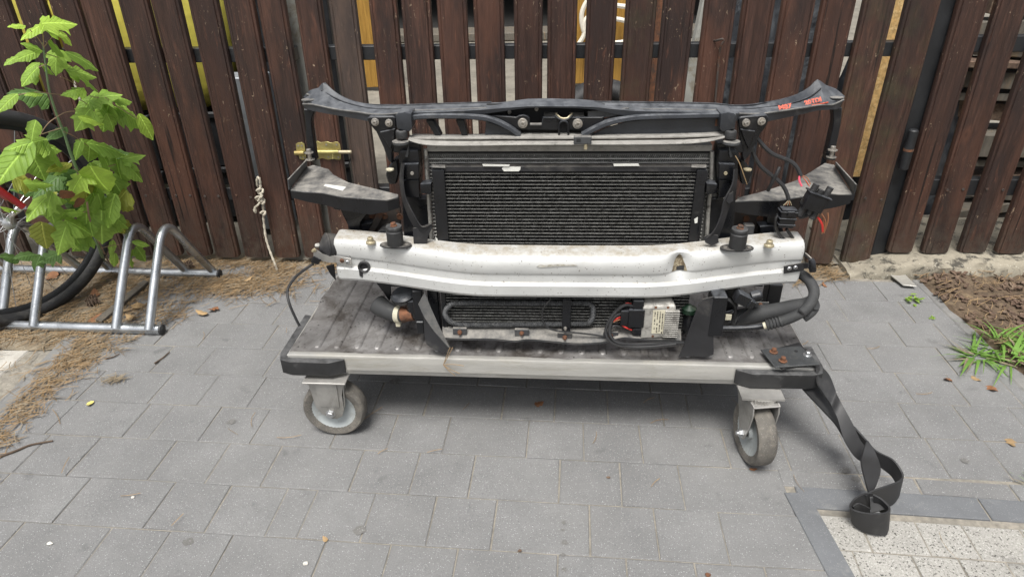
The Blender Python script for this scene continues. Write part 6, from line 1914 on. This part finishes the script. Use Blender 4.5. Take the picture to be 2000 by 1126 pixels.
# small broad-leaved weeds in the right kerb joint
def weed(label, u, v, n, s_, seed):
    c = on_level(u, v, 0)
    T = Thing('weed', label, 'weed', (c.x, c.y, 0), 0)
    rg_ = random.Random(seed)
    for k in range(n):
        a = rg_.uniform(0, 2 * PI)
        o = link('leaf', leaf_of(3, 'leaf'), None, T.o, (rg_.gauss(0, s_ * .5), rg_.gauss(0, s_ * .7), rg_.uniform(.002, s_ * .5)), (rg_.uniform(.3, 1.0), 0, a))
        o.scale = (s_, s_, s_)
weed('light green seedling weed in the kerb joint near the fence', 1785, 588, 16, .021, 1)
weed('tiny green weed rosette in the kerb joint', 1819, 623, 7, .012, 2)

# ---- single fallen things -----------------------------------------------------
def fallen(name, label, cat, u, v, size, ang, mat, var, curl=.25, group=None, z=.003):
    p = on_level(u, v, z)
    me = leaf_mesh(var, curl, -curl * .7)
    me.materials.append(MATS[mat])
    o = link(name, me, None, None, p, (random.Random(var * 7 + int(u)).uniform(-.15, .15), random.Random(int(v)).uniform(-.2, .2), math.radians(ang)))
    o.scale = (size, size, size)
    o['label'], o['category'] = label, cat
    if group:
        o['group'] = group
G = 'fallen leaves on the paving'
fallen('fallen_leaf', 'pale yellow fallen leaf on the paving left of the trolley', 'leaf', 178, 782, .03, 200, 'yellow_leaf', 1, .12, G)
fallen('fallen_leaf', 'orange-brown dry leaf on the paving under the trolley', 'leaf', 1046, 791, .028, -60, 'dead_leaf', 2, .3, G)
fallen('fallen_leaf', 'small orange leaf at the foot of the turned caster', 'leaf', 1463, 914, .02, -100, 'dead_leaf', 3, .3, G)
fallen('fallen_leaf', 'pinkish leaf scrap on the front paving left of centre', 'leaf', 638, 1056, .016, 40, 'tan_leaf', 5, .4, G)
fallen('fallen_leaf', 'tan dry leaf on the right paving beside the kerb', 'leaf', 1898, 733, .03, 200, 'tan_leaf', 1, .3, G)
fallen('fallen_leaf', 'brown curled leaf on the right paving next to a tan one', 'leaf', 1855, 738, .026, 120, 'dead_leaf', 4, .45, G)
fallen('fallen_leaf', 'brown leaf lying against the right kerb below the grass tuft', 'leaf', 1935, 752, .034, 160, 'dead_leaf', 6, .35, G)
fallen('fallen_leaf', 'dark brown leaf on the paving near the right fence corner', 'leaf', 1615, 560, .026, 20, 'dead_leaf', 7, .4, G)
fallen('fallen_leaf', 'tan leaf near the right edge of the paving', 'leaf', 1976, 856, .034, 150, 'tan_leaf', 2, .3, G)
for i, (u, v, L, a_, mm, lb_) in enumerate(((185, 578, .05, 30, 'dead_leaf', 'rust-brown dead leaf inside the rack behind the near hoop'), (270, 590, .055, 200, 'tan_leaf', 'tan dead leaf inside the rack between the two right hoops'), (405, 612, .05, 70, 'tan_leaf', 'curled tan leaf on the paving right of the rack'),
                                           (425, 598, .04, 140, 'dead_leaf', 'brown dead leaf right of the rack beside a tan one'), (95, 545, .07, 10, 'dead_leaf', 'large brown dead leaf behind the bicycle tyre'), (140, 635, .045, 250, 'dead_leaf', 'reddish dead leaf against the front tube of the rack'),
                                           (475, 548, .035, 310, 'tan_leaf', 'pale tan leaf in the needles right of the rack end'), (260, 620, .04, 60, 'tan_leaf', 'pale leaf by the front rack tube'), (172, 628, .05, 330, 'dead_leaf', 'orange dead leaf beside the bicycle tyre'),
                                           (205, 545, .028, 180, 'leaf_yellow', 'yellow-green leaf under the back rack tube'))):
    fallen('fallen_leaf', lb_, 'leaf', u, v, L, a_, mm, i + 1, .35, 'dead leaves round the rack', .012)
def twig(label, px, r, mat='twig', name='twig'):
    pts = spline([on_level(u, v, .004) for u, v in px], 4)
    single(name, MB().tube(pts, [r * (1 - .5 * i / len(pts)) for i in range(len(pts))], 6), mat, label, 'twig')
twig('brown forked twig at the left edge of the paving', [(-20, 898), (30, 880), (60, 868), (103, 860)], .0042)
twig('short dark twig on the paving above the needle clump', [(302, 709), (318, 698), (331, 687)], .003)
twig('thin dark twig below the front rack tube', [(205, 700), (222, 696), (233, 690)], .0028)
twig('long reddish twig lying on the mulch under the right fence', [(1838, 543), (1880, 553), (1940, 560), (2010, 568)], .0032, 'needle')
def cone(label, u, v, r, z):
    p = on_level(u, v, z)
    T = Thing('pine_cone', label, 'pine cone', (p.x, p.y, 0), 0)
    rg_ = random.Random(int(u))
    T.part('core', MB().lathe(p + V((0, 0, r * .2)), (.8, .2, .5), [(r * .2, -r), (r * .6, -r * .5), (r * .65, 0), (r * .4, r * .6), (r * .05, r)], 9), 'twig')
    for k in range(36):
        a, h_ = k * 2.4, -r * .9 + 1.8 * r * k / 36
        ax = V((.8, .2, .5)).normalized()
        u1 = ax.orthogonal().normalized()
        d = u1 * math.cos(a) + ax.cross(u1) * math.sin(a)
        rr_ = r * (1.0 - .35 * abs(h_ / r))
        q = p + V((0, 0, r * .2)) + ax * h_ + d * rr_ * .55
        T.part('scale', MB().prism([q - ax.cross(d) * r * .22, q + ax.cross(d) * r * .22, q + d * rr_ * .55 + ax * r * .16 + ax.cross(d) * r * .16, q + d * rr_ * .55 + ax * r * .16 - ax.cross(d) * r * .16], ax * r * .07), 'bark')
cone('open brown pine cone behind the right end of the rack', 368, 521, .020, .016)
cone('dark pine cone lying inside the rack beside the tyre', 180, 590, .022, .016)
lath = MB().prism([on_level(u, v, .022) for u, v in ((186, 622), (198, 627), (290, 549), (280, 546))], (0, 0, -.010))
single('wooden_lath', lath, 'grey_wood', 'weathered grey wooden lath lying under the rack hoops', 'lath', bevel=.001)
mt_ = [on_level(u, v, .012) for u, v in ((1729, 531), (1744, 524), (1755, 525), (1786, 556), (1790, 560), (1764, 558))]
MS = Thing('metal_strip', 'short galvanised steel strip with a bolt at the end of the right kerb', 'metal strip', (mt_[0].x, mt_[0].y, 0), 0)
MS.part('strip', MB().prism(mt_, (0, 0, .004)), 'alu', bevel=.0006)
MS.part('strip_bolt', MB().lathe(on_level(1744, 521, .016), (0, 0, 1), [(.010, 0), (.010, .002), (.006, .003), (.006, .010), (.004, .011)], 8), 'zinc')
def chip(label, u, v, s_, mat, seed):
    p = on_level(u, v, .0)
    rg_ = random.Random(seed)
    n = 7
    pts = [p + V((math.cos(2 * PI * k / n) * s_ * rg_.uniform(.6, 1.2), math.sin(2 * PI * k / n) * s_ * rg_.uniform(.5, .9), .0015)) for k in range(n)]
    single('stone_chip', MB().prism(pts, (0, 0, s_ * .45)), mat, label, 'stone', bevel=s_ * .15)
chip('small pale stone chip on the left paving', 260, 972, .006, 'stone_pale', 1)
chip('white chip on the paving near the lower left corner', 98, 1062, .007, 'stone_pale', 2)
chip('whitish chip at the bottom edge left of centre', 597, 1101, .008, 'stone_pale', 3)
chip('dark brown bark chip on the paving in front of the trolley', 1189, 933, .006, 'bark', 4)
chip('dark chip in the joint at the front of the paving', 1015, 1076, .005, 'bark', 5)
chip('rusty brown chip at the bottom edge right of centre', 1382, 1123, .007, 'rust', 6)
chip('white pebble in the joint left of the yellow leaf', 42, 800, .008, 'stone_pale', 7)
chip('brown bark piece on the footing under the right fence', 1838, 512, .012, 'bark', 8)
# ================================================================== YARD BEHIND THE FENCE
def crate(label, cx, cy, z0, w_=.40, d_=.30, h_=.24, yaw=0.0):
    T = Thing('plastic_crate', label, 'crate', (cx, cy, z0), 0, 'black crates behind the left fence')
    m = MB()
    t = .012
    x, y = w_ / 2, d_ / 2
    o = [(-x, -y), (x, -y), (x, y), (-x, y)]
    i_ = [(-x + t, -y + t), (x - t, -y + t), (x - t, y - t), (-x + t, y - t)]
    vs = [(cx + a, cy + b, z0) for a, b in o] + [(cx + a, cy + b, z0 + h_) for a, b in o] + [(cx + a, cy + b, z0 + h_) for a, b in i_] + [(cx + a, cy + b, z0 + .02) for a, b in i_]
    fs = [(3, 2, 1, 0), (12, 13, 14, 15)]
    for k in range(4):
        k2 = (k + 1) % 4
        fs += [(k, k2, k2 + 4, k + 4), (k + 4, k2 + 4, k2 + 8, k + 8), (k + 8, k2 + 8, k2 + 12, k + 12)]
    T.part('shell', m.add(vs, fs), 'iron_black', bevel=.003)
    for k in range(5):
        T.part('rib', MB().box((cx - x + w_ * (k + .5) / 5, cy - y - .004, z0 + h_ * .45), (.012, .008, h_ * .8)), 'tarp', bevel=.001)
    T.part('rim', MB().box((cx, cy - y - .006, z0 + h_ - .012), (w_, .012, .022)), 'grey_metal' if False else 'iron_black', bevel=.002)
names = ['lowest', 'second', 'third', 'topmost']
for ci, (cx, ttl, n) in enumerate(((-2.62, 'far left', 2), (-2.18, 'left', 2), (-1.74, 'middle', 2), (-1.31, 'right', 2), (-.93, 'rightmost', 4))):
    for k in range(n):
        crate('black plastic crate behind the left fence, %s of the %s stack' % (names[k], ttl), cx, 2.92 + .04 * ci, .002 + k * .246)
def sack(label, cx, cy, z0, sx, sy, sz, seed):
    m = MB()
    secs = []
    n = 20
    for j in range(13):
        ph = PI * j / 12
        rr_ = max(.02, math.sin(ph) ** .45)
        ring_ = []
        for k in range(n):
            a = 2 * PI * k / n
            ca, sa = math.cos(a), math.sin(a)
            e = .55
            px = math.copysign(abs(ca) ** e, ca) * rr_
            py = math.copysign(abs(sa) ** e, sa) * rr_
            pz = -math.cos(ph)
            q = 1 + .10 * fbm(px * 2 + seed, py * 2, pz * 2, 1.4)
            ring_.append(V((cx + px * sx * q, cy + py * sy * q, z0 + sz + pz * sz * q)))
        secs.append(ring_)
    m.loft(secs)
    single('sack', m, 'yellow_sack', label, 'sack', 'yellow sacks behind the left fence', smooth=60)
sack('bright yellow plastic sack on the crates behind the left fence, right one', -1.50, 3.0, .50, .36, .16, .34, 1)
sack('bright yellow plastic sack on the crates behind the left fence, left one', -2.22, 3.02, .50, .33, .16, .31, 5)
x_ = on_depth(497, 300, 2.72, 0).x
single('metal_cabinet', MB().box((x_, 2.80, .33), (.16, .12, .66)), 'grey_metal', 'grey metal cabinet behind the fence beside the crates', 'cabinet', bevel=.004)
# stacked boards left of the gate
PS = Thing('board_stack', 'stack of grey weathered boards behind the scratched end of the gate', 'timber', (-.95, 3.25, 0), 0)
for k in range(9):
    PS.part('plank', MB().box((-1.0 + .012 * math.sin(k * 3), 3.25 + .01 * math.cos(k * 2), .045 + k * .105), (.55, .12, .095)), 'grey_wood', bevel=.004)
# varnished door leaves
def door(label, u0, u1, Y, h_):
    a, b = on_depth(u0, 60, Y, 0), on_depth(u1, 60, Y, 0)
    T = Thing('door_leaf', label, 'door', ((a.x + b.x) / 2, Y, 0), 0)
    cx, w_ = (a.x + b.x) / 2, b.x - a.x
    T.part('panel', MB().box((cx, Y + .02, h_ / 2), (w_, .035, h_)), 'ochre_wood', bevel=.003)
    for sx_ in (-1, 1):
        T.part('stile', MB().box((cx + sx_ * (w_ / 2 - .06), Y - .004, h_ / 2), (.11, .014, h_ - .01)), 'ochre_wood', bevel=.003)
    return T, cx
door('ochre varnished wooden door leaf standing in the yard left of centre', 664, 744, 5.6, 1.9)
_, dcx = door('ochre varnished wooden door leaf with a white hose, right of the open garage', 1112, 1258, 5.6, 1.9)
hz_ = [on_depth(u, v, 5.5, 0) for u, v in ((1248, 14), (1200, 10), (1160, -10), (1145, 5), (1136, 30), (1140, 60), (1155, 76), (1185, 84), (1225, 80), (1240, 60), (1222, 42), (1195, 36), (1160, 28), (1142, 42), (1140, 70), (1120, 100))]
single('hose', MB().tube(spline(hz_, 6), .018, 8), 'white_hose', 'coiled white hose hanging in front of the right door leaf', 'hose')
# open garage across the yard: a hollow shell
GX0, GX1, GYY, GH = -3.6, 2.6, 8.6, 3.0
GA = Thing('garage', 'dark open garage on the far side of the yard', 'garage', ((GX0 + GX1) / 2, GYY, 0), 0)
GA.part('back_wall', MB().box(((GX0 + GX1) / 2, GYY + 4.0, GH / 2), (GX1 - GX0, .12, GH)), 'shed_dark')
for x_ in (GX0, GX1):
    GA.part('side_wall', MB().box((x_, GYY + 2.0, GH / 2), (.14, 4.2, GH)), 'shed_dark')
GA.part('roof', MB().box(((GX0 + GX1) / 2, GYY + 1.9, GH + .08), (GX1 - GX0 + .5, 4.6, .14)), 'shed_dark')
GA.part('floor', MB().box(((GX0 + GX1) / 2, GYY + 2.0, .0), (GX1 - GX0 - .1, 4.2, .04)), 'shed_dark')
GA.part('doorstep', MB().box(((GX0 + GX1) / 2, GYY - .35, .02), (GX1 - GX0 - .3, .5, .09)), 'grey_wood', bevel=.01)
# loose tyre
tc = on_depth(1178, 208, 3.25, 0)
TY = MB()
secs = []
for k in range(41):
    a = 2 * PI * k / 40
    rad = V((math.cos(a), .25 * math.sin(a), math.sin(a)))
    secs.append([V((tc.x, 3.25, .26)) + rad * (.20 + .055 * math.cos(b)) + V((0, 1, -.25)).normalized() * .075 * math.sin(b) for b in [2 * PI * i / 12 for i in range(12)]])
TY.loft(secs, cap=False)
single('car_tyre', TY, 'bike_tyre', 'black worn rubber tyre leaning behind the middle of the gate', 'wheel', smooth=50)
# posts and rods right of centre
x_ = on_depth(1291, 0, 2.75, 0).x
single('pipe_post', MB().tube([(x_, 2.75, 0), (x_ + .01, 2.76, 1.3)], .022, 12), 'rust', 'rusty pipe post behind the gate right of the car front end', 'post')
x_ = on_depth(1368, 0, 2.95, 0).x
single('pale_bar', MB().box((x_, 2.95, .6), (.05, .05, 1.3), Matrix.Rotation(.10, 3, 'Y')), 'pale_paint', 'pale slanting bar behind the gate next to the hook', 'bar', bevel=.003)
# tarp-covered heaps
def heap(name, label, cat, cx, cy, sx, sy, h_, seed, mat):
    m = MB()
    vs, fs = [], []
    N, R_ = 44, 16
    for j in range(R_ + 1):
        r = j / R_
        for k in range(N):
            a = 2 * PI * k / N
            x, y = r * math.cos(a), r * math.sin(a)
            z = h_ * (1 - r ** 3) * (1 + .35 * fbm(x + seed, y, 2, 1.6) + .16 * fbm(x + seed, y, 5, 5))
            q = 1 + .12 * fbm(x * 2 + seed, y * 2, 9, 1.5)
            vs.append((cx + x * sx * q, cy + y * sy * q, max(0.0, z) if j < R_ else -.02))
    for j in range(R_):
        for k in range(N):
            k2 = (k + 1) % N
            fs.append((j * N + k, j * N + k2, (j + 1) * N + k2, (j + 1) * N + k))
    m.add(vs, fs)
    single(name, m, mat, label, cat, smooth=60)
heap('tarp_heap', 'black plastic sheeting heaped behind the gate right of the hook', 'tarp', 1.22, 3.25, .42, .40, 1.12, 2, 'tarp')
heap('tarp_heap', 'dark bundled sheeting behind the right gate boards', 'tarp', 1.75, 3.05, .34, .34, .95, 7, 'tarp')
heap('scrap_heap', 'grey heap of rags and scrap behind the right fence', 'scrap', 2.75, 3.0, .5, .35, .55, 11, 'soil_dark')
# chipboard strip behind the last gate gap
x_ = on_depth(1763, 0, 2.78, FY).x
p_ = rotz((x_ - .005, 2.80, 0), -math.radians(FY))
single('chipboard', MB().box((p_.x, p_.y, .74), (.16, .018, 1.06), Matrix.Rotation(-math.radians(FY), 3, 'Z')), 'osb', 'yellow-brown chipboard seen through the last gap of the gate', 'board')
WP = Thing('plank_stack', 'stack of rough grey and brown planks behind the right fence', 'timber', (2.15, 2.85, 0), 0)
rw = random.Random(8)
z = .0
k = 0
while z < 1.2:
    t = rw.uniform(.03, .11)
    WP.part('plank', MB().box((2.2 + rw.uniform(-.06, .06), 2.86 + rw.uniform(-.02, .02), z + t / 2), (.80 + rw.uniform(-.3, .3), .16 + rw.uniform(-.05, .05), t - .006), Matrix.Rotation(rw.uniform(-.10, .10), 3, 'Y') @ Matrix.Rotation(rw.uniform(-.2, .2), 3, 'Z')), 'bark' if k % 3 == 2 else 'grey_wood', bevel=.003)
    z += t + rw.uniform(.004, .03)
    k += 1
